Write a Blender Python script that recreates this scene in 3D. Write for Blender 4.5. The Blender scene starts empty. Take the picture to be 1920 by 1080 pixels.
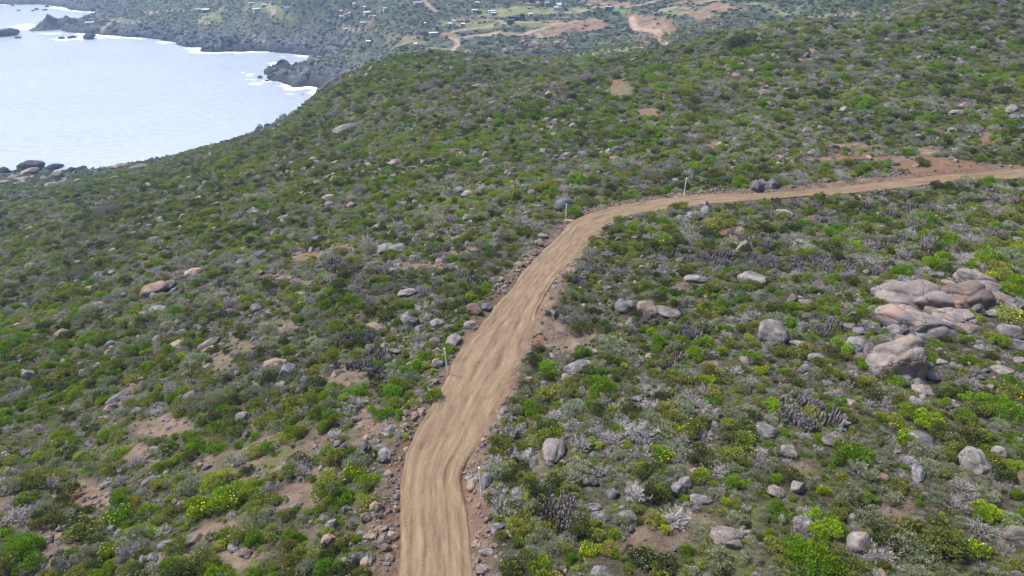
import bpy, math
import numpy as np
R = math.radians
sc = bpy.context.scene
C = sc.collection
rng = np.random.default_rng(7)

# ------------------------------------------------------------------ camera, sky, sun, exposure
F, PITCH, CAMZ = 1300.0, R(29.3), 140.0
cam = bpy.data.cameras.new('camera'); cam.sensor_width = 36; cam.lens = 36*F/1920
cam.clip_start = 0.5; cam.clip_end = 30000
co = bpy.data.objects.new('camera', cam); C.objects.link(co); sc.camera = co
co.location = (0, 0, CAMZ); co.rotation_euler = (R(90)-PITCH, 0, 0)
SUN_EL, SUN_ROT = R(56), R(-62)
world = bpy.data.worlds.new('World'); sc.world = world; world.use_nodes = True
wt = world.node_tree; wt.nodes.clear()
sky = wt.nodes.new('ShaderNodeTexSky'); sky.sky_type = 'NISHITA'; sky.sun_disc = False
sky.sun_elevation = SUN_EL; sky.sun_rotation = SUN_ROT; sky.air_density = 1.0; sky.dust_density = 3.0; sky.ozone_density = 1.0
bg = wt.nodes.new('ShaderNodeBackground'); bg.inputs[1].default_value = 0.12
wo = wt.nodes.new('ShaderNodeOutputWorld')
wt.links.new(sky.outputs[0], bg.inputs[0]); wt.links.new(bg.outputs[0], wo.inputs[0])
sl = bpy.data.lights.new('sun', 'SUN'); sl.energy = 3.4; sl.angle = R(7); sl.color = (1.0, 0.95, 0.88)
so = bpy.data.objects.new('sun', sl); C.objects.link(so)
sd_ = np.array([math.sin(SUN_ROT)*math.cos(SUN_EL), math.cos(SUN_ROT)*math.cos(SUN_EL), math.sin(SUN_EL)])
from mathutils import Vector
so.rotation_euler = Vector(sd_).to_track_quat('Z', 'Y').to_euler(); so.location = (0, 0, 400)
sc.view_settings.view_transform = 'Standard'; sc.view_settings.look = 'None'
sc.view_settings.exposure = 0.88; sc.view_settings.gamma = 1.0
sc.render.engine = 'CYCLES'
sc.cycles.volume_bounces = 0; sc.cycles.max_bounces = 5; sc.cycles.diffuse_bounces = 3; sc.cycles.transparent_max_bounces = 6

# ------------------------------------------------------------------ projection helpers
CP, SP = math.cos(PITCH), math.sin(PITCH)
def ray(px, py):
    px = np.asarray(px, float); py = np.asarray(py, float)
    x = px-960; u = 540-py
    return np.stack([x, F*CP+u*SP, u*CP-F*SP], -1)
def at_z(px, py, z):                       # point on the pixel's ray at height z above the sea
    d = ray(px, py); t = (CAMZ-z)/(-d[..., 2])
    return d*t[..., None] + np.array([0, 0, CAMZ])
def at_d(px, py, dist):                    # point on the pixel's ray at horizontal distance dist
    d = ray(px, py); t = dist/np.hypot(d[..., 0], d[..., 1])
    return d*t[..., None] + np.array([0, 0, CAMZ])
def project(P):
    P = np.asarray(P, float); x = P[..., 0]; y = P[..., 1]; z = P[..., 2]-CAMZ
    dep = y*CP - z*SP; up = y*SP + z*CP
    dep = np.where(dep < 0.1, 0.1, dep)
    return 960+F*x/dep, 540-F*up/dep, dep

# ------------------------------------------------------------------ noise
def hsh(ix, iy, seed):
    h = (ix.astype(np.int64)*374761393 + iy.astype(np.int64)*668265263 + seed*1442695041) & 0xffffffff
    h = ((h ^ (h >> 13))*1274126177) & 0xffffffff
    return ((h ^ (h >> 16)) & 0xffffff)/float(0xffffff)
def vn(x, y, seed=0):
    ix = np.floor(x); iy = np.floor(y); fx = x-ix; fy = y-iy
    fx = fx*fx*fx*(fx*(fx*6-15)+10); fy = fy*fy*fy*(fy*(fy*6-15)+10)
    a = hsh(ix, iy, seed); b = hsh(ix+1, iy, seed); c = hsh(ix, iy+1, seed); d = hsh(ix+1, iy+1, seed)
    return (a*(1-fx)+b*fx)*(1-fy)+(c*(1-fx)+d*fx)*fy
def fbm(x, y, s, octv=4, seed=0, gain=.5):
    v = 0; a = 1; t = 0; k = 1/s
    for o in range(octv):
        v = v + a*(vn(x*k+17.3*o, y*k-9.1*o, seed+o)-.5)*2; t += a; a *= gain; k *= 2.03
    return v/t
def sst(a, b, x):
    t = np.clip((x-a)/(b-a), 0, 1); return t*t*(3-2*t)
def n3(p, s, seed):                        # cheap 3-D noise
    p = p/s
    return (vn(p[:, 0]+p[:, 2]*.71, p[:, 1]-p[:, 2]*.53, seed)+vn(p[:, 1]+31+p[:, 0]*.37, p[:, 2]+7-p[:, 0]*.61, seed+5)+vn(p[:, 2]-11+p[:, 1]*.3, p[:, 0]+3+p[:, 1]*.8, seed+9))/1.5-1

# ------------------------------------------------------------------ coast line (at sea level)
coast_px = [(-700, 348), (-300, 346), (-60, 336), (0, 328), (30, 326), (62, 322), (105, 324), (135, 322), (210, 316), (300, 300), (350, 285), (400, 274), (500, 240), (560, 205), (590, 182),
 (606, 166), (590, 163), (575, 162), (562, 164), (550, 163), (541, 159), (530, 155), (518, 153), (508, 151), (500, 147), (503, 144), (494, 139), (493, 133), (500, 127), (512, 124), (520, 119), (532, 122), (545, 123),
 (560, 122), (575, 121), (592, 119), (604, 117), (618, 113), (628, 110), (612, 108), (600, 107), (590, 105), (578, 105), (560, 103), (545, 101), (530, 100), (515, 99), (500, 97), (480, 97),
 (460, 97), (440, 96), (425, 97), (410, 98), (395, 98), (382, 97), (372, 96), (378, 92), (370, 89), (355, 88), (345, 86), (335, 84), (326, 81), (316, 79), (306, 77), (296, 73),
 (283, 71), (268, 71), (250, 70), (235, 69.5), (222, 68), (210, 66), (197, 66), (185, 64), (172, 63), (158, 63), (143, 61), (130, 60), (120, 58), (112, 55), (116, 50), (124, 45), (132, 42),
 (142, 41), (150, 39.5), (160, 37), (170, 34), (180, 29), (188, 25.5), (196, 24.5), (188, 23.5), (176, 22), (163, 21), (150, 20.5), (140, 19), (130, 18), (122, 15), (112, 13), (102, 10.5),
 (85, 9), (60, 8.5), (30, 8.5), (0, 8.5), (-60, 7), (-200, 6), (-700, 4)]
coast = at_z(*np.array(coast_px, float).T, 0.0)[:, :2]
def seg_dist(x, y, poly, closed=True):
    P = poly; Q = np.roll(poly, -1, 0) if closed else None
    if not closed: P, Q = poly[:-1], poly[1:]
    best = np.full(x.shape, 1e18)
    for (ax, ay), (bx, by) in zip(P, Q):
        dx, dy = bx-ax, by-ay; L = dx*dx+dy*dy+1e-9
        t = np.clip(((x-ax)*dx+(y-ay)*dy)/L, 0, 1)
        np.minimum(best, (x-ax-t*dx)**2+(y-ay-t*dy)**2, out=best)
    return np.sqrt(best)
def inside(x, y, poly):
    c = np.zeros(x.shape, bool); Q = np.roll(poly, -1, 0)
    for (ax, ay), (bx, by) in zip(poly, Q):
        if ay == by: continue
        k = ((ay > y) != (by > y)) & (x < (bx-ax)*(y-ay)/(by-ay)+ax)
        c ^= k
    return c
def shore(x, y):                           # + on land, - at sea
    wx = x + 5*fbm(x, y, 22, 3, 91)*np.clip((y-300)/400, 0, 1); wy = y + 5*fbm(x, y, 22, 3, 92)*np.clip((y-300)/400, 0, 1)
    d = seg_dist(wx, wy, coast); s = inside(wx, wy, coast)
    return np.where(s, -d, d)

# ------------------------------------------------------------------ terrain control points
ctl = []
def cz(px, py, z): ctl.append(at_z(px, py, z))
def cd(px, dist, z, py=300):
    p = at_d(px, py, dist); ctl.append(np.array([p[0], p[1], z]))
H0 = CAMZ
for px, py, zr in [(0, 1080, -33), (450, 1080, -31), (850, 1040, -29.5), (1300, 1080, -28), (1900, 1080, -27.5), (0, 850, -40), (250, 850, -37), (500, 800, -34), (780, 820, -31), (960, 700, -31.5),
    (1250, 800, -29.3), (1600, 800, -28.8), (1900, 800, -28.5), (0, 600, -52), (300, 600, -43), (600, 600, -36.5), (900, 560, -33.5), (1200, 560, -32), (1600, 560, -30.5), (1900, 560, -29.8),
    (0, 400, -92), (150, 400, -75), (300, 400, -60), (500, 400, -50), (700, 400, -43), (900, 420, -38.5), (1100, 400, -37), (1283, 380, -36), (1600, 350, -35.2), (1900, 325, -34), (1500, 430, -33.8), (1850, 430, -32.5),
    (0, 356, -124), (100, 345, -128), (300, 306, -104), (220, 318, -116), (400, 277, -100), (500, 300, -66), (520, 238, -88), (700, 200, -52), (960, 300, -41), (960, 200, -45), (1250, 250, -39), (1600, 250, -35.5),
    (640, 148, -67), (710, 119, -57), (800, 101, -51), (900, 107, -50), (960, 112, -50), (1100, 117, -49), (1250, 93, -47), (1400, 58, -40.5), (1500, 38, -36), (1700, 8, -31.5), (1900, 200, -33), (1900, 100, -32.5), (1900, 0, -30), (1600, 120, -35)]:
    cz(px, py, H0+zr)
for px, d, z in [(640, 385, 45), (640, 440, 22), (720, 390, 44), (720, 450, 32), (800, 345, 68), (800, 410, 46), (960, 320, 72), (960, 390, 52), (1100, 320, 74), (1100, 380, 60), (1250, 330, 80), (1250, 400, 66), (1400, 330, 84), (1400, 390, 70),
                 (1550, 360, 90), (1550, 430, 82), (1900, 420, 116), (2100, 300, 114), (2300, 200, 110), (2200, 80, 109), (1900, 650, 130), (1700, 600, 110), (520, 430, 20), (400, 460, 8), (250, 440, 6), (-150, 330, 22), (-300, 200, 60), (-500, 120, 85), (-200, 60, 99)]:
    cd(px, d, z)
for px, py, z in [(620, 140, 9), (580, 135, 10), (650, 105, 22), (560, 92, 7), (700, 88, 38), (300, 50, 7), (250, 22, 12), (250, 0, 15), (0, 0, 7), (100, 0, 8), (450, 60, 15), (450, 20, 25), (450, 0, 32), (600, 80, 17), (560, 40, 28), (640, 50, 30), (640, 10, 42),
    (650, 0, 45), (450, -60, 48), (650, -60, 62), (100, -60, 26), (-300, -50, 30), (800, 60, 44), (800, 20, 50), (800, 0, 54), (880, 80, 47), (1000, 95, 49), (1000, 55, 53), (1000, 20, 55), (1000, 0, 57), (1000, -60, 75), (1180, 90, 62), (1200, 70, 61), (1200, 40, 62),
    (1200, 0, 64), (1300, 50, 70), (1330, 25, 73), (1250, -50, 80), (1400, 20, 78), (1480, 12, 80), (1600, -20, 95), (1800, -60, 120)]:
    cz(px, py, z)
ctl = np.array(ctl)
for px, py in []: pass
def uv(x, y):
    return np.stack([np.arctan2(x, y)*2.4, np.log(np.hypot(x, y)+1e-6)], -1)
U = uv(ctl[:, 0], ctl[:, 1])
def phi(r): return np.sqrt(r*r+0.02)       # near-linear kernel: no overshoot
A = phi(np.linalg.norm(U[:, None]-U[None], axis=2)); n = len(U)
Pm = np.concatenate([np.ones((n, 1)), U], 1)
M = np.block([[A, Pm], [Pm.T, np.zeros((3, 3))]])
sol = np.linalg.lstsq(M, np.concatenate([ctl[:, 2], np.zeros(3)]), rcond=None)[0]
def base_z(x, y):
    q = uv(x, y); sh = q.shape[:-1]; q = q.reshape(-1, 2); out = np.zeros(len(q))
    for i in range(0, len(q), 60000):
        s = q[i:i+60000]
        out[i:i+60000] = phi(np.linalg.norm(s[:, None]-U[None], axis=2)) @ sol[:n] + sol[n] + s @ sol[n+1:]
    return out.reshape(sh)

# polar grid round the viewpoint: fine near, coarse far
NT, NR = 861, 760
TH = np.linspace(R(-62), R(62), NT); LR = np.linspace(math.log(9), math.log(2600), NR)
tt, rr = np.meshgrid(TH, np.exp(LR)); GX = rr*np.sin(tt); GY = rr*np.cos(tt)
# coarse smooth solve then upsample
ct, cr = TH[::4], LR[::4]
if ct[-1] != TH[-1]: ct = np.append(ct, TH[-1])
if cr[-1] != LR[-1]: cr = np.append(cr, LR[-1])
c1, c2 = np.meshgrid(ct, np.exp(cr)); CZ0 = base_z(c1*0+c2*np.sin(c1), c2*np.cos(c1))
tmp = np.array([np.interp(TH, ct, row) for row in CZ0]); Z0 = np.array([np.interp(LR, cr, tmp[:, j]) for j in range(NT)]).T
def gsamp(G, x, y):
    t = (np.arctan2(x, y)-TH[0])/(TH[1]-TH[0]); r = (np.log(np.hypot(x, y)+1e-9)-LR[0])/(LR[1]-LR[0])
    t = np.clip(t, 0, NT-1.001); r = np.clip(r, 0, NR-1.001)
    i = t.astype(int); j = r.astype(int); a = t-i; b = r-j
    return (G[j, i]*(1-a)+G[j, i+1]*a)*(1-b)+(G[j+1, i]*(1-a)+G[j+1, i+1]*a)*b
def hit(px, py, G):
    px = np.atleast_1d(np.asarray(px, float)); py = np.atleast_1d(np.asarray(py, float))
    d = ray(px, py); h = np.hypot(d[:, 0], d[:, 1])
    ds = np.exp(np.linspace(math.log(12), math.log(2500), 900)); res = np.zeros((len(px), 3)); done = np.zeros(len(px), bool)
    prev = np.full(len(px), 12.0)
    for s in ds:
        t = s/h; x = d[:, 0]*t; y = d[:, 1]*t; z = CAMZ+d[:, 2]*t
        g = gsamp(G, x, y); new = (~done) & (z <= g)
        if new.any():
            m = 0.5*(prev[new]+s); tm = m/h[new]
            res[new, 0] = d[new, 0]*tm; res[new, 1] = d[new, 1]*tm; res[new, 2] = CAMZ+d[new, 2]*tm
            done |= new
        prev = np.where(done, prev, s)
        if done.all(): break
    res[~done] = at_d(px[~done], py[~done], 2500) if (~done).any() else res[~done]
    return res

# ------------------------------------------------------------------ the dirt track
left_px = [(738, 1180), (744, 1080), (750, 1000), (752, 930), (757, 880), (765, 840), (786, 795), (805, 760), (828, 720), (846, 680), (866, 648), (905, 600), (942, 560), (973, 520), (1008, 480), (1040, 450), (1062, 425), (1085, 409), (1120, 398), (1160, 388), (1210, 380), (1290, 369), (1400, 364), (1500, 357), (1600, 348), (1690, 338), (1760, 328), (1850, 322), (1930, 315), (2100, 302)]
right_px = [(895, 1180), (884, 1080), (880, 1000), (870, 930), (868, 885), (895, 840), (916, 800), (936, 760), (958, 720), (982, 680), (988, 650), (1006, 600), (1018, 560), (1043, 520), (1078, 480), (1104, 450), (1122, 430), (1136, 419), (1160, 407), (1190, 401), (1240, 392), (1310, 383), (1410, 375), (1510, 368), (1610, 360), (1700, 352), (1770, 344), (1860, 337), (1940, 331), (2110, 318)]
Lw = hit(*np.array(left_px).T, Z0)[:, :2]; Rw = hit(*np.array(right_px).T, Z0)[:, :2]
def cat(P, m=14):
    P = np.vstack([2*P[0]-P[1], P, 2*P[-1]-P[-2]]); o = []
    for i in range(1, len(P)-2):
        for k in range(m):
            t = k/m; a, b, c, d = P[i-1], P[i], P[i+1], P[i+2]
            o.append(.5*((2*b)+(-a+c)*t+(2*a-5*b+4*c-d)*t*t+(-a+3*b-3*c+d)*t**3))
    o.append(P[-2]); return np.array(o)
Lc, Rc = cat(Lw), cat(Rw); CLn = (Lc+Rc)/2
# smooth the centre line, resample by length
def smooth(P, k=9):
    Q = P.copy()
    for _ in range(k): Q[1:-1] = (Q[:-2]+2*Q[1:-1]+Q[2:])/4
    return Q
Lc, Rc, CLn = smooth(Lc, 20), smooth(Rc, 20), smooth(CLn, 20)
seg = np.r_[0, np.cumsum(np.linalg.norm(np.diff(CLn, axis=0), axis=1))]
ROAD_S = np.arange(0, seg[-1], 0.22)
rs = lambda P: np.stack([np.interp(ROAD_S, seg, P[:, 0]), np.interp(ROAD_S, seg, P[:, 1])], -1)
RL, RR, RC = rs(Lc), rs(Rc), rs(CLn)
RW = np.linalg.norm(RL-RR, axis=1)
road_line = RC[::10]
def road_dist(x, y):
    d = seg_dist(x, y, road_line, False)
    return d
near = np.hypot(GX, GY) < 330
RD = np.full(GX.shape, 999.0); RD[near] = road_dist(GX[near], GY[near])

SH = np.full(GX.shape, 300.0); farr = np.hypot(GX, GY) > 240
SH[farr] = shore(GX[farr], GY[farr])
dist = np.hypot(GX, GY)
def blob(px, py, rx, ry, G):
    c, a, b = hit([px, px+rx, px], [py, py, py+ry], G)
    ex = (a-c)[:2]; ey = (b-c)[:2]; Mi = np.linalg.pinv(np.stack([ex, ey], 1))
    return c[:2], Mi
def splat(x, y, B, rough=.35, seed=0):
    c, Mi = B; q = np.stack([x-c[0], y-c[1]], -1) @ Mi.T
    r = np.linalg.norm(q, axis=-1); s = 1/np.linalg.norm(Mi, axis=1).max()
    return 1-sst(.75, 1.15, r+rough*fbm(x, y, max(s*.6, .5), 3, seed+3))

far_w = sst(280, 480, dist)
nz = fbm(GX, GY, 26, 3, 1)*.8*sst(60, 200, dist) + fbm(GX, GY, 5, 4, 5)*.32 + fbm(GX, GY, 1.3, 3, 9)*.07*(1-sst(60, 140, dist))
nz += far_w*(fbm(GX, GY, 60, 4, 21)*4.5 + (1-np.abs(fbm(GX, GY, 24, 4, 25))*2)*1.8)
nz *= sst(2.5, 7, RD)
Z = Z0 + nz
Z += np.where(RD < 20, .28*np.exp(-((RD-3.3)/.75)**2)*(.6+.8*vn(GX*.7, GY*.7, 44)), 0)
Z -= .22*(1-sst(1.5, 2.6, RD))
# coast: cliffs and rock shelves
nearc = sst(560, 640, dist)
rockb = np.exp(-np.maximum(SH, 0)/38)
cliff = 1.0 + (1.5+4*nearc)*(1-np.exp(-np.maximum(SH, 0)/7)) + .10*np.maximum(SH, 0)
blend = sst(10, 85, SH)
ridg = np.abs(fbm(GX+GY*.4, GY*1.3, 17, 4, 61, .6))
rocky = (ridg*15-2.2)*rockb*sst(-2, 9, SH)*(.22+.78*nearc)
Zl = np.maximum(Z, 1.2)*blend + np.minimum(np.maximum(Z, 1.2), cliff)*(1-blend) + rocky
Z = np.where(SH > 0, np.where(SH < 180, np.maximum(Zl, .3), Z), -0.6-np.minimum(12, -SH*.45))

# masks: bare soil, red soil, moss, coast rock
BARE = [(160, 930, 60, 35), (110, 1000, 60, 30), (250, 850, 45, 18), (60, 1050, 50, 25), (300, 800, 60, 22), (450, 1050, 60, 25), (560, 930, 55, 25), (640, 700, 55, 22), (600, 880, 35, 18), (560, 830, 40, 10), (520, 610, 45, 10),
        (870, 990, 50, 90), (1045, 628, 72, 36), (1225, 1010, 85, 30), (1680, 960, 32, 28), (1500, 880, 25, 14), (1300, 980, 45, 20), (1340, 272, 28, 6), (1215, 212, 26, 9), (1160, 168, 24, 14), (1600, 275, 50, 7), (1380, 440, 18, 22), (1540, 415, 28, 8), (1760, 316, 95, 16), (1690, 300, 60, 8),
        (640, 465, 30, 6), (570, 480, 45, 9), (520, 520, 40, 9), (860, 470, 35, 8), (800, 500, 60, 8), (1740, 285, 30, 8), (1510, 115, 10, 7), (1520, 95, 14, 6), (700, 610, 18, 8), (1430, 170, 20, 6), (1700, 60, 20, 6), (1600, 55, 30, 6), (1850, 255, 14, 8), (1550, 300, 90, 6), (960, 560, 20, 10), (1290, 880, 30, 14), (1000, 870, 20, 30), (1330, 690, 25, 10)]
RED = [(1010, 640, 14, 20), (1360, 425, 15, 14), (640, 463, 26, 5), (590, 478, 30, 5), (1525, 412, 14, 6), (1760, 312, 95, 14), (1590, 290, 50, 5), (1640, 298, 40, 4), (820, 500, 40, 5), (1340, 272, 20, 5), (1215, 212, 20, 6), (1155, 160, 16, 9), (1860, 262, 25, 8), (150, 930, 40, 20), (670, 460, 14, 5), (690, 425, 16, 6), (1700, 440, 12, 4), (1310, 565, 10, 4), (1380, 95, 16, 5), (1430, 155, 14, 5)]
MOSS = [(1165, 168, 22, 12), (160, 850, 40, 20), (130, 880, 30, 20), (580, 560, 30, 8), (850, 480, 25, 8), (1555, 425, 14, 8), (1590, 365, 60, 5), (320, 378, 20, 6), (270, 790, 35, 10), (1800, 80, 20, 7), (1420, 62, 40, 5), (1620, 105, 30, 7), (1700, 68, 25, 7), (430, 960, 50, 14)]
G0 = Z0
def wmask(lst, x, y, seed=0):
    m = np.zeros(x.shape)
    for k, b in enumerate(lst): m = np.maximum(m, splat(x, y, blob(*b, G0), seed=seed+k))
    return m
# far-land tracks and cleared ground
TRK = [([(375, 41), (379, 36), (400, 29), (420, 22)], 3.2), ([(376, 40), (396, 43)], 3), ([(195, 57), (201, 50), (213, 45)], 4.2), ([(217, 42), (226, 46), (250, 48), (264, 46)], 2.6), ([(268, 21), (294, 22)], 3.5), ([(312, 20), (360, 21)], 2.2),
       ([(503, 8), (514, 14), (508, 16)], 3.5), ([(788, -6), (800, 8), (817, 20)], 3), ([(735, 26), (717, 36)], 2), ([(848, 96), (857, 84), (855, 76), (843, 71)], 4), ([(843, 71), (870, 67), (930, 62), (1000, 56), (1030, 50), (1090, 40)], 4.2),
       ([(868, 71), (940, 62), (1000, 57), (1022, 66)], 3.5), ([(850, 63), (900, 54), (948, 48), (1010, 42), (1060, 38)], 3.2), ([(920, 40), (946, 48)], 3), ([(940, 24), (965, 17), (1010, 9)], 2.4), ([(1010, 28), (1080, 21), (1130, 17), (1200, 8), (1240, -2)], 2.8),
       ([(1184, 36), (1186, 47), (1196, 57), (1225, 62), (1240, 74), (1248, 88)], 4), ([(1184, 36), (1220, 33), (1262, 24), (1300, 20), (1330, 9), (1390, -6)], 3.4), ([(1385, 38), (1420, 41), (1445, 44)], 4), ([(1500, 36), (1560, 26), (1620, 14), (1700, 1)], 2.4),
       ([(471, 53), (480, 60), (492, 63)], 1.8), ([(1100, 10), (1160, 11), (1230, 1)], 2), ([(640, 20), (700, 24), (735, 26)], 1.6), ([(700, 34), (640, 44)], 1.5)]
FB = [(1075, 50, 60, 9), (1030, 60, 30, 5), (1140, 5, 60, 5), (1290, 10, 50, 6), (1350, 22, 50, 6), (1232, 62, 34, 22), (1210, 46, 26, 12), (1300, 36, 45, 7), (1110, 48, 30, 8), (1170, 32, 20, 5), (1370, 50, 60, 7), (1215, 72, 22, 12), (680, 84, 24, 4), (770, 72, 25, 4), (700, 23, 20, 3), (880, 40, 30, 3), (830, 66, 30, 3), (910, 36, 15, 3)]
FG = [(1140, 100, 60, 6), (1190, 94, 40, 4), (1100, 107, 30, 4), (960, 25, 70, 8), (1060, 22, 50, 6), (1270, 30, 60, 6), (880, 50, 50, 8), (760, 78, 40, 4), (1160, 20, 50, 4), (1010, 47, 60, 4), (230, 41, 40, 4), (500, 12, 50, 5), (1440, 22, 60, 3), (1345, 36, 12, 3), (400, 34, 25, 5), (820, 95, 30, 3), (1340, 6, 60, 3)]
def ground_masks(x, y, sh, rd, zlo):
    d = np.hypot(x, y); fw = sst(300, 430, d)
    reg = fbm(x, y, 9, 4, 31)*.75 + fbm(x, y, 2.4, 3, 35)*.5
    lft = .8*sst(5, -25, x)*(1-sst(45, 85, d))            # bare soil shows most on the near left slope
    thr = .50 - .42*lft + .12*sst(100, 300, d)
    m = sst(thr, thr+.16, reg)*(.55+.45*sst(-.15, .1, fbm(x, y, .9, 2, 39)))
    bare = m*(1-fw)
    bare = np.maximum(bare, wmask(BARE, x, y)*(1-fw))
    bare = np.maximum(bare, (1-sst(2.4, 3.7, rd+1.3*fbm(x, y, 1.8, 4, 77))))
    red = wmask(RED, x, y, 50)*(1-fw)
    red = np.maximum(red, (1-sst(2.4, 3.4, rd+1.2*fbm(x, y, 1.6, 3, 78)))*.7*vn(x*.5, y*.5, 5))
    red = np.maximum(red, .8*sst(.42, .6, fbm(x, y, 14, 4, 41))*bare)
    moss = np.maximum(wmask(MOSS, x, y, 90)*(1-fw), .9*sst(.05, .3, fbm(x, y, 6, 4, 47))*(1-fw)*(.6+.4*(1-bare)))
    moss = moss*(sst(2.5, 4.5, rd))
    return bare, red, moss
bare, red, moss = ground_masks(GX, GY, SH, RD, None)
track = np.zeros(GX.shape); fgr = np.zeros(GX.shape); fbr = np.zeros(GX.shape)
fi = dist > 230
fx, fy = GX[fi], GY[fi]
tv = np.zeros(fx.shape)
TRKW = []
for pts, w in TRK:
    P = hit(*np.array(pts, float).T, Z0)[:, :2]; P = smooth(cat(P, 6), 3); TRKW.append((P, w))
    tv = np.maximum(tv, 1-sst(w*.38, w*.72, seg_dist(fx, fy, P, False)+.5*fbm(fx, fy, 6, 2, 12)))
track[fi] = tv; fgr[fi] = wmask(FG, fx, fy, 120); fbr[fi] = wmask(FB, fx, fy, 160)
G0 = Z
def mesh_grid(name, X, Y, Zz, attrs, closed=False):
    nr, nt = X.shape; V = np.stack([X, Y, Zz], -1).reshape(-1, 3).astype(np.float32)
    idx = np.arange(nr*nt).reshape(nr, nt)
    q = np.stack([idx[:-1, :-1], idx[:-1, 1:], idx[1:, 1:], idx[1:, :-1]], -1).reshape(-1, 4).astype(np.int32)
    me = bpy.data.meshes.new(name); me.vertices.add(len(V)); me.vertices.foreach_set('co', V.ravel())
    me.loops.add(q.size); me.loops.foreach_set('vertex_index', q.ravel()); me.polygons.add(len(q))
    me.polygons.foreach_set('loop_start', np.arange(0, q.size, 4, dtype=np.int32)); me.polygons.foreach_set('loop_total', np.full(len(q), 4, np.int32))
    me.polygons.foreach_set('use_smooth', np.ones(len(q), bool)); me.update(calc_edges=True)
    for k, v in attrs.items():
        v = np.asarray(v, np.float32)
        a = me.attributes.new(k, 'FLOAT', 'POINT'); a.data.foreach_set('value', v.ravel())
    if me.polygons[0].normal.z < 0: me.flip_normals()
    return me

# ------------------------------------------------------------------ node helpers
def mat(name):
    m = bpy.data.materials.new(name); m.use_nodes = True; nt = m.node_tree; nt.nodes.clear()
    o = nt.nodes.new('ShaderNodeOutputMaterial'); b = nt.nodes.new('ShaderNodeBsdfPrincipled')
    nt.links.new(b.outputs[0], o.inputs[0]); b.inputs['Roughness'].default_value = .9
    if 'Specular IOR Level' in b.inputs: b.inputs['Specular IOR Level'].default_value = .25
    return m, nt, b
class NB:
    def __init__(s, nt): s.nt = nt
    def n(s, t, **k):
        x = s.nt.nodes.new(t)
        for a, v in k.items(): setattr(x, a, v)
        return x
    def put(s, sock, v):
        if isinstance(v, bpy.types.NodeSocket): s.nt.links.new(v, sock)
        elif isinstance(v, (tuple, list)) and len(v) == 3 and sock.type == 'RGBA': sock.default_value = (*v, 1)
        else: sock.default_value = v
    def attr(s, name): return s.n('ShaderNodeAttribute', attribute_name=name).outputs['Fac']
    def pos(s): return s.n('ShaderNodeNewGeometry').outputs['Position']
    def obj(s): return s.n('ShaderNodeTexCoord').outputs['Object']
    def rnd(s): return s.n('ShaderNodeObjectInfo').outputs['Random']
    def noise(s, vec, scale, detail=3, rough=.55):
        x = s.n('ShaderNodeTexNoise'); s.put(x.inputs['Vector'], vec); x.inputs['Scale'].default_value = scale
        x.inputs['Detail'].default_value = detail; x.inputs['Roughness'].default_value = rough; return x.outputs['Fac']
    def vor(s, vec, scale, feat='F1'):
        x = s.n('ShaderNodeTexVoronoi'); x.feature = feat; s.put(x.inputs['Vector'], vec); x.inputs['Scale'].default_value = scale; return x.outputs['Distance']
    def mix(s, f, a, b, mode='MIX'):
        x = s.n('ShaderNodeMix', data_type='RGBA', blend_type=mode); s.put(x.inputs['Factor'], f); s.put(x.inputs[6], a); s.put(x.inputs[7], b); return x.outputs[2]
    def math(s, op, a, b=0.0, clamp=False):
        x = s.n('ShaderNodeMath', operation=op, use_clamp=clamp); s.put(x.inputs[0], a); s.put(x.inputs[1], b); return x.outputs[0]
    def map(s, v, a, b, c=0.0, d=1.0):
        x = s.n('ShaderNodeMapRange'); s.put(x.inputs[0], v)
        for i, q in enumerate((a, b, c, d)): s.put(x.inputs[i+1], q)
        return x.outputs[0]
    def ramp(s, f, cols):
        x = s.n('ShaderNodeValToRGB'); s.put(x.inputs[0], f); e = x.color_ramp.elements
        while len(e) < len(cols): e.new(.5)
        for i, (p, c) in enumerate(cols): e[i].position = p; e[i].color = (*c, 1)
        return x.outputs[0]
    def bump(s, h, strength, dist):
        x = s.n('ShaderNodeBump'); s.put(x.inputs['Height'], h); x.inputs['Strength'].default_value = strength; x.inputs['Distance'].default_value = dist; return x.outputs[0]

# ground material
gm, nt, b = mat('hillside_soil'); N = NB(nt); P = N.pos()
fine = N.noise(P, 14, 4, .7)
soil = N.ramp(N.noise(P, .9, 6), [(.32, (.085, .062, .048)), (.5, (.155, .112, .085)), (.70, (.235, .175, .135))])
litter = N.ramp(N.noise(P, 2.6, 9, .7), [(.34, (.022, .022, .015)), (.5, (.058, .052, .037)), (.6, (.075, .075, .038)), (.74, (.15, .128, .095))])
soil = N.mix(N.map(fine, .52, .62, 0, .6), soil, (.075, .06, .05))
redc = N.ramp(N.noise(P, 2.2, 9, .75), [(.32, (.085, .045, .028)), (.5, (.155, .088, .055)), (.7, (.25, .155, .105))])
mossc = N.ramp(N.noise(P, 2.4, 9, .7), [(.34, (.04, .052, .018)), (.68, (.14, .155, .05))])
col = N.mix(N.attr('bare'), litter, soil); col = N.mix(N.attr('red'), col, redc)
mo = N.math('MULTIPLY', N.attr('moss'), N.map(N.noise(P, .5, 5), .42, .6), True); col = N.mix(mo, col, mossc)
farc = N.ramp(N.noise(P, .09, 12, .74), [(.36, (.016, .026, .022)), (.47, (.036, .05, .034)), (.55, (.07, .082, .05)), (.66, (.15, .14, .105))])
col = N.mix(N.attr('far'), col, farc)
rockc = N.ramp(N.noise(P, .16, 12, .76), [(.38, (.014, .02, .032)), (.5, (.05, .058, .075)), (.62, (.16, .16, .165))])
col = N.mix(N.attr('coast'), col, rockc)
wet = N.ramp(N.noise(P, .3, 6), [(.3, (.006, .010, .018)), (.7, (.022, .027, .04))])
col = N.mix(N.attr('wet'), col, wet)
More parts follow.
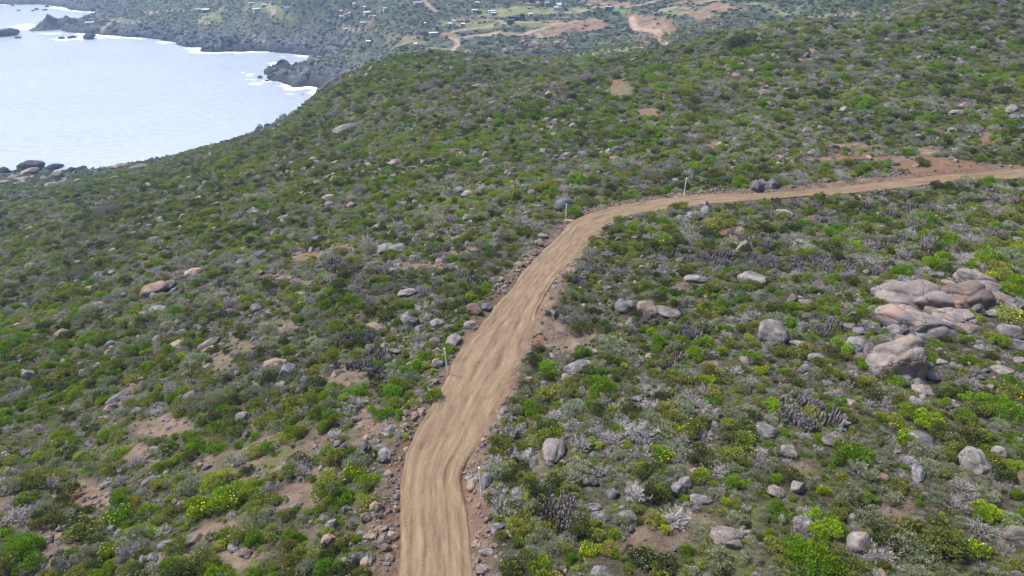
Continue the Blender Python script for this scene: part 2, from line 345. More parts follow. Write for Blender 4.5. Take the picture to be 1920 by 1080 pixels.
col = N.mix(N.attr('fgrass'), col, N.ramp(N.noise(P, .15, 6), [(.35, (.08, .10, .04)), (.65, (.17, .19, .085))]))
fbn = N.math('MULTIPLY', N.attr('fbare'), N.map(N.noise(P, .10, 9, .7), .34, .50), True)
col = N.mix(fbn, col, N.ramp(N.noise(P, .12, 9, .7), [(.35, (.12, .075, .055)), (.65, (.28, .18, .13))]))
col = N.mix(N.attr('track'), col, N.ramp(N.noise(P, .3, 4), [(.35, (.22, .16, .115)), (.65, (.34, .26, .19))]))
N.put(b.inputs['Base Color'], col)
h = N.math('ADD', N.noise(P, 3.5, 9, .72), N.math('MULTIPLY', N.vor(P, 6), .3)); N.put(b.inputs['Normal'], N.bump(h, 1.0, .22))
coastm = np.clip(np.maximum(sst(60, 18, SH)*far_w, sst(42, 20, SH+8*fbm(GX, GY, 20, 3, 8))), 0, 1)*sst(.35, .5, .5+.5*fbm(GX, GY, 30, 4, 15)+.45*sst(40, 5, SH))
wetm = sst(7.5, 2.0, Z+3.0*fbm(GX, GY, 9, 3, 19))*(SH < 60)*(.35+.65*nearc)
gme = mesh_grid('ground', GX, GY, Z, dict(bare=bare, red=red, moss=moss, far=sst(330, 430, dist), coast=coastm, wet=wetm, track=track, fgrass=fgr, fbare=fbr*.9))
gme.materials.append(gm); ground = bpy.data.objects.new('ground', gme); C.objects.link(ground); ground['kind'] = 'structure'

# ------------------------------------------------------------------ sea
st_ = np.linspace(R(-75), R(10), 420); sr_ = np.linspace(math.log(260), math.log(2300), 420)
a1, a2 = np.meshgrid(st_, np.exp(sr_)); sx_, sy_ = a2*np.sin(a1), a2*np.cos(a1)
ssh = shore(sx_, sy_)
foam = np.zeros(sx_.shape)
def foamat(px, py, rx, ry, s):
    c = at_z(px, py, 0.0); ex = (at_z(px+rx, py, 0.0)-c)[:2]; ey = (at_z(px, py+ry, 0.0)-c)[:2]
    Mi = np.linalg.pinv(np.stack([ex, ey], 1)); q = np.stack([sx_-c[0], sy_-c[1]], -1) @ Mi.T
    return s*np.exp(-(q**2).sum(-1)*1.2)
for f_ in [(50, 50, 35, 8, 1), (25, 56, 30, 6, .8), (150, 71, 60, 5, 1), (115, 74, 30, 4, .9), (100, 63, 40, 3, .9), (110, 14, 35, 4, .9), (310, 80, 28, 4, .9), (350, 95, 30, 3, .5), (468, 140, 12, 5, .9), (480, 157, 18, 4, 1), (455, 137, 8, 3, .7), (470, 150, 40, 12, .45), (540, 176, 22, 3, .8), (500, 152, 14, 4, .9), (30, 328, 30, 4, 1), (90, 322, 24, 4, .9), (430, 99, 60, 2.5, .6), (200, 71, 60, 3, .8), (540, 105, 30, 2.5, .5), (20, 52, 30, 4, .6)]:
    foam = np.maximum(foam, foamat(*f_))
foam = np.maximum(foam*.85, sst(-20, 0, ssh)*(.30+.62*sst(.35, .7, vn(sx_/55, sy_/55, 4)))*(.45+.55*sst(520, 620, np.hypot(sx_, sy_))))
def sea_mesh():
    return mesh_grid('sea', sx_, sy_, sx_*0, dict(foam=foam, shallow=sst(-30, -2, ssh)))
m_, nt, b = mat('sea_water'); N = NB(nt); P = N.pos()
mp = N.n('ShaderNodeMapping'); nt.links.new(P, mp.inputs[0]); mp.inputs['Rotation'].default_value = (0, 0, R(12)); mp.inputs['Scale'].default_value = (.6, 1, 1)
wv = N.noise(mp.outputs[0], .22, 9, .75); big = N.noise(P, .008, 4)
fpat = N.noise(mp.outputs[0], .12, 8, .7)
ff = N.map(N.math('ADD', N.math('MULTIPLY', N.attr('foam'), .62), fpat), .76, 1.06)
wc = N.mix(N.map(big, .4, .6), (.305, .355, .43), (.345, .395, .465))  # pale base colour stands in for the overcast sky's reflection on the water
wc = N.mix(N.map(wv, .40, .60, 0, .6), wc, (.43, .465, .56))
N.put(b.inputs['Base Color'], N.mix(ff, wc, (.85, .87, .9)))
N.put(b.inputs['Roughness'], N.map(ff, 0, 1, .22, .9)); b.inputs['IOR'].default_value = 1.33
b.inputs['Specular IOR Level'].default_value = .5
N.put(b.inputs['Normal'], N.bump(wv, .65, 1.6))
sm = sea_mesh(); sm.materials.append(m_); sea = bpy.data.objects.new('sea', sm); C.objects.link(sea); sea['kind'] = 'structure'

# ------------------------------------------------------------------ road
NA = 61; uu = np.linspace(-1, 1, NA); Nn = (RR-RL); nseg = len(ROAD_S)
wL = 1.05+.15*fbm(ROAD_S, ROAD_S*0, 2.6, 5, 3, .62); wR = 1.05+.16*fbm(ROAD_S, ROAD_S*0+9, 3.2, 4, 4)
fac = np.where(uu[None] < 0, wL[:, None], (wR+.14*sst(11, 5, ROAD_S))[:, None])
RX = RC[:, 0:1] + Nn[:, 0:1]*.5*uu[None]*fac; RY = RC[:, 1:2] + Nn[:, 1:2]*.5*uu[None]*fac
wander = .10*fbm(ROAD_S, ROAD_S*0+3, 14, 3, 8)[:, None]
u2 = uu[None]+wander; S2 = ROAD_S[:, None]+uu[None]*0
rut = np.zeros(RX.shape); on = lambda k: .25+.9*sst(.3, .65, vn(S2*.11, S2*0+k*7, 9))
for kq, (c0, w, dp) in enumerate([(-.46, .12, .055), (.10, .11, .045), (-.12, .07, .03), (.50, .12, .05), (.74, .05, .03), (-.76, .05, .035), (.3, .05, .03)]):
    c = c0+.10*fbm(ROAD_S, ROAD_S*0+kq*5, 16, 2, 60+kq)[:, None]; dp = dp*on(kq)*.75
    rut -= dp*np.exp(-((u2-c)/w)**2); rut += dp*.6*np.exp(-((u2-c-w*1.5)/(w*.45))**2) + dp*.5*np.exp(-((u2-c+w*1.5)/(w*.45))**2)
zs = gsamp(Z0, RX, RY); zc = gsamp(Z0, RC[:, 0], RC[:, 1])[:, None]
RZ = .6*zc+.4*zs + .05 + rut*(.7+.6*vn(S2*.15, u2*2, 5)) + .06*fbm(S2*1.2, u2*6, 1.4, 5, 12, .68) - .45*sst(.86, 1.0, np.abs(uu))[None]
rme = mesh_grid('dirt_road', RX, RY, RZ, dict(u=u2*1.0, s=S2, rut=np.clip(-rut/.06, 0, 1)))
m_, nt, b = mat('compacted_dirt'); N = NB(nt); P = N.pos()
U_, S_ = N.attr('u'), N.attr('s')
cmb = N.n('ShaderNodeCombineXYZ'); N.put(cmb.inputs[0], N.math('MULTIPLY', U_, 2.0)); N.put(cmb.inputs[1], N.math('MULTIPLY', S_, .09))
streak = N.noise(cmb.outputs[0], 3.2, 7, .62); pat = N.noise(P, .45, 8, .65)
c1_ = N.ramp(streak, [(.32, (.085, .058, .036)), (.46, (.15, .107, .068)), (.56, (.185, .135, .088)), (.70, (.265, .20, .138))])
c1_ = N.mix(N.map(pat, .45, .7), c1_, (.20, .137, .088)); c1_ = N.mix(N.math('MULTIPLY', N.attr('rut'), .5), c1_, (.23, .17, .113))
# tyre chevrons
wv_ = N.math('SINE', N.math('ADD', N.math('MULTIPLY', S_, 24), N.math('MULTIPLY', N.math('ABSOLUTE', N.math('SUBTRACT', N.math('FRACT', N.math('MULTIPLY', U_, 2.3)), .5)), 22)))
lane = N.math('FRACT', N.math('MULTIPLY', U_, 2.3)); lane = N.map(N.math('ABSOLUTE', N.math('SUBTRACT', lane, .5)), .22, .34, 1, 0)
brk = N.n('ShaderNodeCombineXYZ'); N.put(brk.inputs[0], N.math('MULTIPLY', U_, 3.0)); N.put(brk.inputs[1], N.math('MULTIPLY', S_, .22))
tread = N.math('MULTIPLY', wv_, N.math('MULTIPLY', lane, N.map(N.noise(brk.outputs[0], 1.0, 4, .65), .47, .60)))
clods = N.noise(P, 9, 5, .7)
c1_ = N.mix(N.math('MULTIPLY', N.map(tread, -.1, -1, 0, .6), 1.0), c1_, (.15, .10, .06))
c1_ = N.mix(N.map(clods, .54, .66, 0, .55), c1_, (.12, .08, .05))
c1_ = N.mix(N.map(N.noise(P, 5, 6, .75), .58, .68, 0, .5), c1_, (.34, .26, .18))
N.put(b.inputs['Base Color'], c1_)
N.put(b.inputs['Normal'], N.bump(N.math('ADD', N.math('MULTIPLY', tread, .5), N.math('ADD', clods, streak)), .8, .07))
rme.materials.append(m_); road = bpy.data.objects.new('dirt_road', rme); C.objects.link(road); road['kind'] = 'structure'

# ------------------------------------------------------------------ mesh builder
def build(name, V, Fc, mats, mi=None, smooth=False, tint=None):
    V = np.asarray(V, np.float32); me = bpy.data.meshes.new(name)
    if isinstance(Fc, np.ndarray):
        k = Fc.shape[1]; me.vertices.add(len(V)); me.vertices.foreach_set('co', V.ravel()); me.loops.add(Fc.size)
        me.loops.foreach_set('vertex_index', Fc.astype(np.int32).ravel()); me.polygons.add(len(Fc))
        me.polygons.foreach_set('loop_start', np.arange(0, Fc.size, k, dtype=np.int32)); me.polygons.foreach_set('loop_total', np.full(len(Fc), k, np.int32))
    else: me.from_pydata(V.tolist(), [], Fc)
    for m in mats: me.materials.append(m)
    if mi is not None: me.polygons.foreach_set('material_index', np.asarray(mi, np.int32))
    me.polygons.foreach_set('use_smooth', np.full(len(me.polygons), smooth, bool))
    if tint is not None: a = me.attributes.new('tint', 'FLOAT', 'POINT'); a.data.foreach_set('value', np.asarray(tint, np.float32))
    me.update(calc_edges=True); return me

# ------------------------------------------------------------------ foliage materials
def leafmat(name, cols, trans=.25, rough=.6):
    m, nt, b = mat(name); N = NB(nt); P = N.pos()
    mac = N.noise(P, .045, 3)
    v = N.math('ADD', N.math('MULTIPLY', N.rnd(), .55), N.math('MULTIPLY', N.map(mac, .35, .65), .45))
    base = N.ramp(v, cols)
    hs = N.n('ShaderNodeHueSaturation'); N.put(hs.inputs['Color'], base); N.put(hs.inputs['Value'], N.map(N.attr('tint'), 0, 1, .5, 1.55)); N.put(hs.inputs['Saturation'], N.map(N.attr('tint'), 0, 1, .95, 1.2)); N.put(hs.inputs['Hue'], N.map(N.math('FRACT', N.math('MULTIPLY', N.rnd(), 7.31)), 0, 1, .487, .524))
    N.put(b.inputs['Base Color'], hs.outputs[0]); b.inputs['Roughness'].default_value = rough
    if trans:
        tr = N.n('ShaderNodeBsdfTranslucent'); N.put(tr.inputs[0], hs.outputs[0]); mx = N.n('ShaderNodeMixShader'); mx.inputs[0].default_value = trans
        out = [x for x in nt.nodes if x.type == 'OUTPUT_MATERIAL'][0]
        nt.links.new(b.outputs[0], mx.inputs[1]); nt.links.new(tr.outputs[0], mx.inputs[2]); nt.links.new(mx.outputs[0], out.inputs[0])
    return m
M_OL = leafmat('olive_leaf', [(.1, (.09, .105, .032)), (.4, (.155, .172, .046)), (.7, (.22, .24, .06)), (1, (.31, .31, .09))], .32)
M_FR = leafmat('fresh_leaf', [(.1, (.12, .18, .026)), (.5, (.17, .26, .032)), (1, (.26, .35, .045))], .32)
M_GG = leafmat('grey_green_leaf', [(.1, (.17, .185, .12)), (.5, (.25, .27, .175)), (1, (.34, .355, .25))], .3)
M_LM = leafmat('lime_leaf', [(.1, (.20, .30, .03)), (.6, (.28, .38, .045)), (1, (.38, .42, .09))], .25)
M_DK = leafmat('dark_leaf', [(.1, (.060, .075, .028)), (1, (.12, .145, .042))], .3)
M_TW = leafmat('dry_twig', [(.1, (.18, .16, .162)), (.5, (.30, .275, .28)), (1, (.42, .395, .40))], 0, .9)
M_ST = leafmat('woody_stem', [(0, (.07, .05, .04)), (1, (.11, .09, .07))], 0, .9)
M_CA = leafmat('cactus_skin', [(0, (.085, .078, .085)), (.5, (.15, .138, .15)), (1, (.18, .16, .16))], 0, .8)
M_CR = leafmat('cactus_rust', [(0, (.095, .042, .033)), (1, (.13, .062, .048))], 0, .8)
def plain(name, c, r=.7):
    m, nt, b = mat(name); b.inputs['Base Color'].default_value = (*c, 1); b.inputs['Roughness'].default_value = r; return m
M_YF = plain('yellow_petal', (.78, .72, .04)); M_WF = plain('cream_petal', (.72, .72, .5))

def cards(P, D, L, W, rs):
    """thin leaf quads: centre P, direction D, length L, width W"""
    D = D/np.linalg.norm(D, axis=1, keepdims=True); r = rs.normal(size=P.shape); S = np.cross(D, r); S /= np.linalg.norm(S, axis=1, keepdims=True)+1e-9
    L = np.broadcast_to(L, (len(P),))[:, None]; W = np.broadcast_to(W, (len(P),))[:, None]
    V = np.stack([P-D*L*.5, P+S*W*.5, P+D*L*.5, P-S*W*.5], 1).reshape(-1, 3)
    return V, np.arange(len(V)).reshape(-1, 4)
def sph(n, rs):
    v = rs.normal(size=(n, 3)); return v/np.linalg.norm(v, axis=1, keepdims=True)
def shrub_mesh(name, seed, n, lobes, leafL, leafW, mats, up=.5, hgt=.6, fuzz=.35, stems=14, flat=False):
    rs = np.random.default_rng(seed)
    a = rs.uniform(0, 2*math.pi, lobes); rad = np.sqrt(rs.uniform(0, 1, lobes))*.36
    lc = np.stack([rad*np.cos(a), rad*np.sin(a), rs.uniform(.25, .62, lobes)*hgt*(1.15-rad)], -1); lr = rs.uniform(.13, .27, lobes); lt = rs.uniform(.15, .85, lobes)
    k = rs.integers(0, lobes, n); d = sph(n, rs); d[:, 2] = np.abs(d[:, 2])*1.0-.25
    r = lr[k]*(1-fuzz*rs.random(n)**1.5+.18*rs.random(n)); P = lc[k]+d*r[:, None]; P[:, 2] = np.maximum(P[:, 2], .02+.1*rs.random(n))
    D = d*(1-up)+np.array([0, 0, up])+rs.normal(size=(n, 3))*.35
    V, Fq = cards(P, D, leafL*rs.uniform(.6, 1.4, n), leafW*rs.uniform(.6, 1.3, n), rs)
    tint = np.clip(lt[k]*.6+.4*rs.random(n), 0, 1)
    mi = np.zeros(n, int)
    if stems:
        q = rs.integers(0, lobes, stems); e = lc[q]+rs.normal(size=(stems, 3))*.06; s0 = rs.normal(size=(stems, 3))*[.03, .03, 0]
        P2 = (s0+e)/2; L2 = np.linalg.norm(e-s0, axis=1); V2, F2 = cards(P2, e-s0, L2, .02, rs)
        V = np.vstack([V, V2]); Fq = np.vstack([Fq, F2+n*4]); mi = np.r_[mi, np.ones(stems, int)]; tint = np.r_[tint, np.full(stems, .5)]
    return build(name, V, Fq, mats+[M_ST], mi, False, np.repeat(tint, 4)), (lc, lr)
def twig_mesh(name, seed, n, mats, leaf=0.15, hgt=.6):
    rs = np.random.default_rng(seed); base = sph(46, rs); base[:, 2] = np.abs(base[:, 2])*.9+.15; base /= np.linalg.norm(base, axis=1, keepdims=True)
    Ps = []; Ds = []; Ls = []; Ws = []; T = []
    for d in base:
        L = rs.uniform(.28, .5); o = rs.normal(size=3)*[.06, .06, 0]; e = o+d*L*[1, 1, hgt/.5]
        Ps.append((o+e)/2); Ds.append(e-o); Ls.append(np.linalg.norm(e-o)); Ws.append(.016); T.append(.35)
        for j in range(n//46):
            t = rs.uniform(.35, 1); p = o+(e-o)*t; q = d+rs.normal(size=3)*.75; q[2] = abs(q[2]); q /= np.linalg.norm(q); l = rs.uniform(.06, .17)
            Ps.append(p+q*l/2); Ds.append(q); Ls.append(l); Ws.append(.013); T.append(rs.random())
    V, Fq = cards(np.array(Ps), np.array(Ds), np.array(Ls), np.array(Ws), rs)
    return build(name, V, Fq, mats, None, False, np.repeat(T, 4)), (base*.4, np.full(46, .05))
def cactus_mesh(name, seed, n, rust=.12):
    rs = np.random.default_rng(seed); V = []; Fc = []; mi = []; T = []
    for i in range(n):
        a = rs.uniform(0, 6.283); r = .46*math.sqrt(rs.random()); bx, by = r*math.cos(a), r*math.sin(a); h = rs.uniform(.35, .75)*(1.1-r*.7); w = rs.uniform(.034, .05)
        tl = np.array([bx*.45+rs.normal()*.07, by*.45+rs.normal()*.07]); o = len(V); K = 8; hs = [0, .4, .8, .95, 1.0]; ws = [1, 1.05, 1, .7, .25]; t = rs.random()
        for hh, ww in zip(hs, ws):
            for k in range(K):
                th = 6.283*k/K; rr_ = w*ww*(1.15 if k % 2 else .85); V.append((bx+tl[0]*hh*h+rr_*math.cos(th), by+tl[1]*hh*h+rr_*math.sin(th), h*hh-.03)); T.append(t)
        for j in range(len(hs)-1):
            for k in range(K):
                Fc.append((o+j*K+k, o+j*K+(k+1) % K, o+(j+1)*K+(k+1) % K, o+(j+1)*K+k)); mi.append(1 if rs.random() < 0 else 0)
        Fc.append(tuple(o+(len(hs)-1)*K+k for k in range(K))); mi.append(0)
        if rs.random() < rust:
            for q in range(len(mi)-(len(hs)-1)*K-1, len(mi)): mi[q] = 1
    return build(name, V, Fc, [M_CA, M_CR], mi, False, T)
def flower_mesh(name, seed, lobes, n, m, s=.035):
    rs = np.random.default_rng(seed+77); lc, lr = lobes; k = rs.integers(0, max(2, len(lc)//2), n); d = sph(n, rs); d[:, 2] = np.abs(d[:, 2])
    P = lc[k]+d*lr[k][:, None]*1.15; V, Fq = cards(P, sph(n, rs)*[1, 1, .4], s, s, rs); return build(name, V, Fq, [m])

SHR = []   # (kind, foliage mesh, flower mesh or None, colour words)
def add(kind, ml, fl=None, words=''): SHR.append((kind, ml, fl, words))
for i in range(4):
    me, lb = shrub_mesh('olive_%d' % i, 10+i, 1500, 9, .075, .034, [M_OL]); add('olive', me, None, 'olive green')
for i in range(3):
    me, lb = shrub_mesh('fresh_%d' % i, 20+i, 1400, 8, .10, .03, [M_FR], up=.75, hgt=.62); add('fresh', me, None, 'fresh green')
for i in range(3):
    me, lb = twig_mesh('dry_%d' % i, 30+i, 1000, [M_TW]); add('dry', me, None, 'dry twiggy')
for i in range(3):
    me, lb = shrub_mesh('grey_%d' % i, 40+i, 1400, 10, .085, .022, [M_GG], up=.6, hgt=.55, stems=30); add('greygreen', me, None, 'grey green')
for i in range(2):
    me, lb = shrub_mesh('lime_%d' % i, 50+i, 1700, 7, .05, .035, [M_LM], up=.3, hgt=.5, fuzz=.2, stems=0); add('lime', me, None, 'lime green')
for i in range(2):
    me, lb = shrub_mesh('dark_%d' % i, 60+i, 1500, 8, .07, .04, [M_DK]); add('dark', me, None, 'dark green')
me, lb = shrub_mesh('yel_0', 70, 1300, 8, .09, .03, [M_FR], up=.7); add('yellow', me, flower_mesh('yf0', 70, lb, 55, M_YF), 'yellow flowered')
me, lb = shrub_mesh('yel_1', 71, 1300, 8, .075, .03, [M_OL], up=.7); add('yellow', me, flower_mesh('yf1', 71, lb, 35, M_YF), 'yellow flowered')
me, lb = shrub_mesh('wht_0', 72, 1500, 8, .07, .04, [M_DK]); add('white', me, flower_mesh('wf0', 72, lb, 45, M_WF, .028), 'cream flowered')
KI = {}
for i, s in enumerate(SHR): KI.setdefault(s[0], []).append(i)
CACT = [cactus_mesh('cactus_%d' % i, 80+i, 26+6*i, [.05, .12, .5, .05][i]) for i in range(4)]

# ------------------------------------------------------------------ rocks
def rockmat(name, cols, stain, stamt, wetk=1.0):
    m, nt, b = mat(name); N = NB(nt); o = N.obj(); r = N.rnd()
    off = N.n('ShaderNodeVectorMath', operation='ADD'); N.put(off.inputs[0], o)
    cb = N.n('ShaderNodeCombineXYZ'); N.put(cb.inputs[0], N.math('MULTIPLY', r, 30)); N.put(cb.inputs[1], N.math('MULTIPLY', r, 71)); N.put(off.inputs[1], cb.outputs[0]); v = off.outputs[0]
    base = N.ramp(N.noise(v, 3.2, 8, .62), cols)
    base = N.mix(N.math('MULTIPLY', N.map(N.noise(v, 1.5, 5, .6), stamt, stamt+.12), .8), base, stain)
    base = N.mix(N.map(N.noise(v, 9, 5, .7), .60, .68, 0, .5), base, (.36, .35, .33))          # pale lichen
    base = N.mix(N.map(N.noise(v, 5, 4, .6), .62, .72, 0, .6), base, (.05, .048, .05))
    wv2 = N.n('ShaderNodeVectorMath', operation='ADD'); N.put(wv2.inputs[0], v); cb2 = N.n('ShaderNodeCombineXYZ'); N.put(cb2.inputs[0], N.math('MULTIPLY', N.noise(v, 2.2, 5), .9)); N.put(cb2.inputs[1], N.math('MULTIPLY', N.noise(v, 2.9, 5), .9)); N.put(cb2.inputs[2], N.math('MULTIPLY', N.noise(v, 3.4, 5), 1.1)); N.put(wv2.inputs[1], cb2.outputs[0])
    crk = N.vor(wv2.outputs[0], .95, 'DISTANCE_TO_EDGE'); base = N.mix(N.map(crk, .0, .016, .8, 0), base, (.03, .026, .025))
    hs = N.n('ShaderNodeHueSaturation'); N.put(hs.inputs['Color'], base); N.put(hs.inputs['Value'], N.map(r, 0, 1, .75*wetk, 1.25*wetk))
    N.put(b.inputs['Base Color'], hs.outputs[0]); b.inputs['Roughness'].default_value = .85
    N.put(b.inputs['Normal'], N.bump(N.math('ADD', N.noise(v, 7, 8, .7), N.map(crk, 0, .05, -.6, 0)), .75, .09)); return m
RM = {'grey': rockmat('grey_stone', [(.3, (.06, .06, .068)), (.5, (.12, .118, .13)), (.68, (.225, .217, .222))], (.23, .15, .105), .60),
      'mixed': rockmat('weathered_stone', [(.3, (.08, .072, .074)), (.5, (.155, .14, .142)), (.7, (.255, .235, .23))], (.27, .165, .11), .56),
      'tan': rockmat('tan_stone', [(.3, (.13, .098, .08)), (.5, (.225, .172, .14)), (.7, (.32, .255, .21))], (.27, .155, .095), .53),
      'red': rockmat('reddish_stone', [(.3, (.085, .072, .072)), (.5, (.155, .132, .13)), (.7, (.245, .212, .208))], (.22, .13, .09), .55),
      'dark': rockmat('wet_dark_stone', [(.3, (.012, .014, .02)), (.6, (.035, .038, .046)), (.8, (.07, .07, .078))], (.05, .035, .03), .62)}
import bmesh
def rock_mesh(name, seed, sub=4, planes=11, sharp=.5, lump=.10, cells=5, step=.03, crack=.07):
    rs = np.random.default_rng(seed); bm = bmesh.new(); bmesh.ops.create_icosphere(bm, subdivisions=sub, radius=1); v = np.array([x.co[:] for x in bm.verts])
    f = np.array([[q.index for q in x.verts] for x in bm.faces]); bm.free()
    pn = sph(planes, rs); pd = rs.uniform(.62, .95, planes); dn = v @ pn.T; r = np.where(dn > .08, pd/np.maximum(dn, .08), 9.)
    k = 14.0*sharp+5; rr_ = -np.log(np.exp(-k*r).sum(1)+np.exp(-k*1.12))/k
    v = v*rr_[:, None]; v *= 1+(lump*n3(v, .9, seed)+.075*n3(v, .35, seed+1)+.035*n3(v, .13, seed+2))[:, None]
    sd2 = sph(cells, rs)*rs.uniform(.5, .95, cells)[:, None]; off = rs.uniform(-1, 1, cells)
    w = v+.07*np.stack([n3(v, .5, seed+4), n3(v, .5, seed+5), n3(v, .5, seed+6)], 1); D = np.linalg.norm(w[:, None]-sd2[None], axis=2); o_ = np.argsort(D, 1); d1 = np.take_along_axis(D, o_[:, :1], 1)[:, 0]; d2 = np.take_along_axis(D, o_[:, 1:2], 1)[:, 0]
    v = v*(1+step*off[o_[:, 0]]-crack*np.exp(-((d2-d1)/.05)**2))[:, None]
    v = v/np.abs(v).max(0)*.5; return v, f
RK = [rock_mesh('r', 200+i, 4, 9+(i*3) % 9, [.5, 1.3, 2.6][i % 3], [.08, .13, .05][i % 3]) for i in range(10)]
RK += [rock_mesh('r', 240+i, 5, 10+i*2, [.8, 1.2, .7, 1.5][i], .07, [11, 14, 8, 12][i], .055, .10) for i in range(4)]
RMESH = {(i, t): build('boulder_%s_%d' % (t, i), v, f, [RM[t]], None, True) for i, (v, f) in enumerate(RK) for t in RM}

def link(name, me, loc=(0, 0, 0), rot=(0, 0, 0), scl=(1, 1, 1), parent=None):
    o = bpy.data.objects.new(name, me); C.objects.link(o); o.location = loc; o.rotation_euler = rot; o.scale = scl
    if parent: o.parent = parent
    return o
def tag(o, label, cat_, group=None):
    o['label'] = label; o['category'] = cat_
    if group: o['group'] = group
    return o

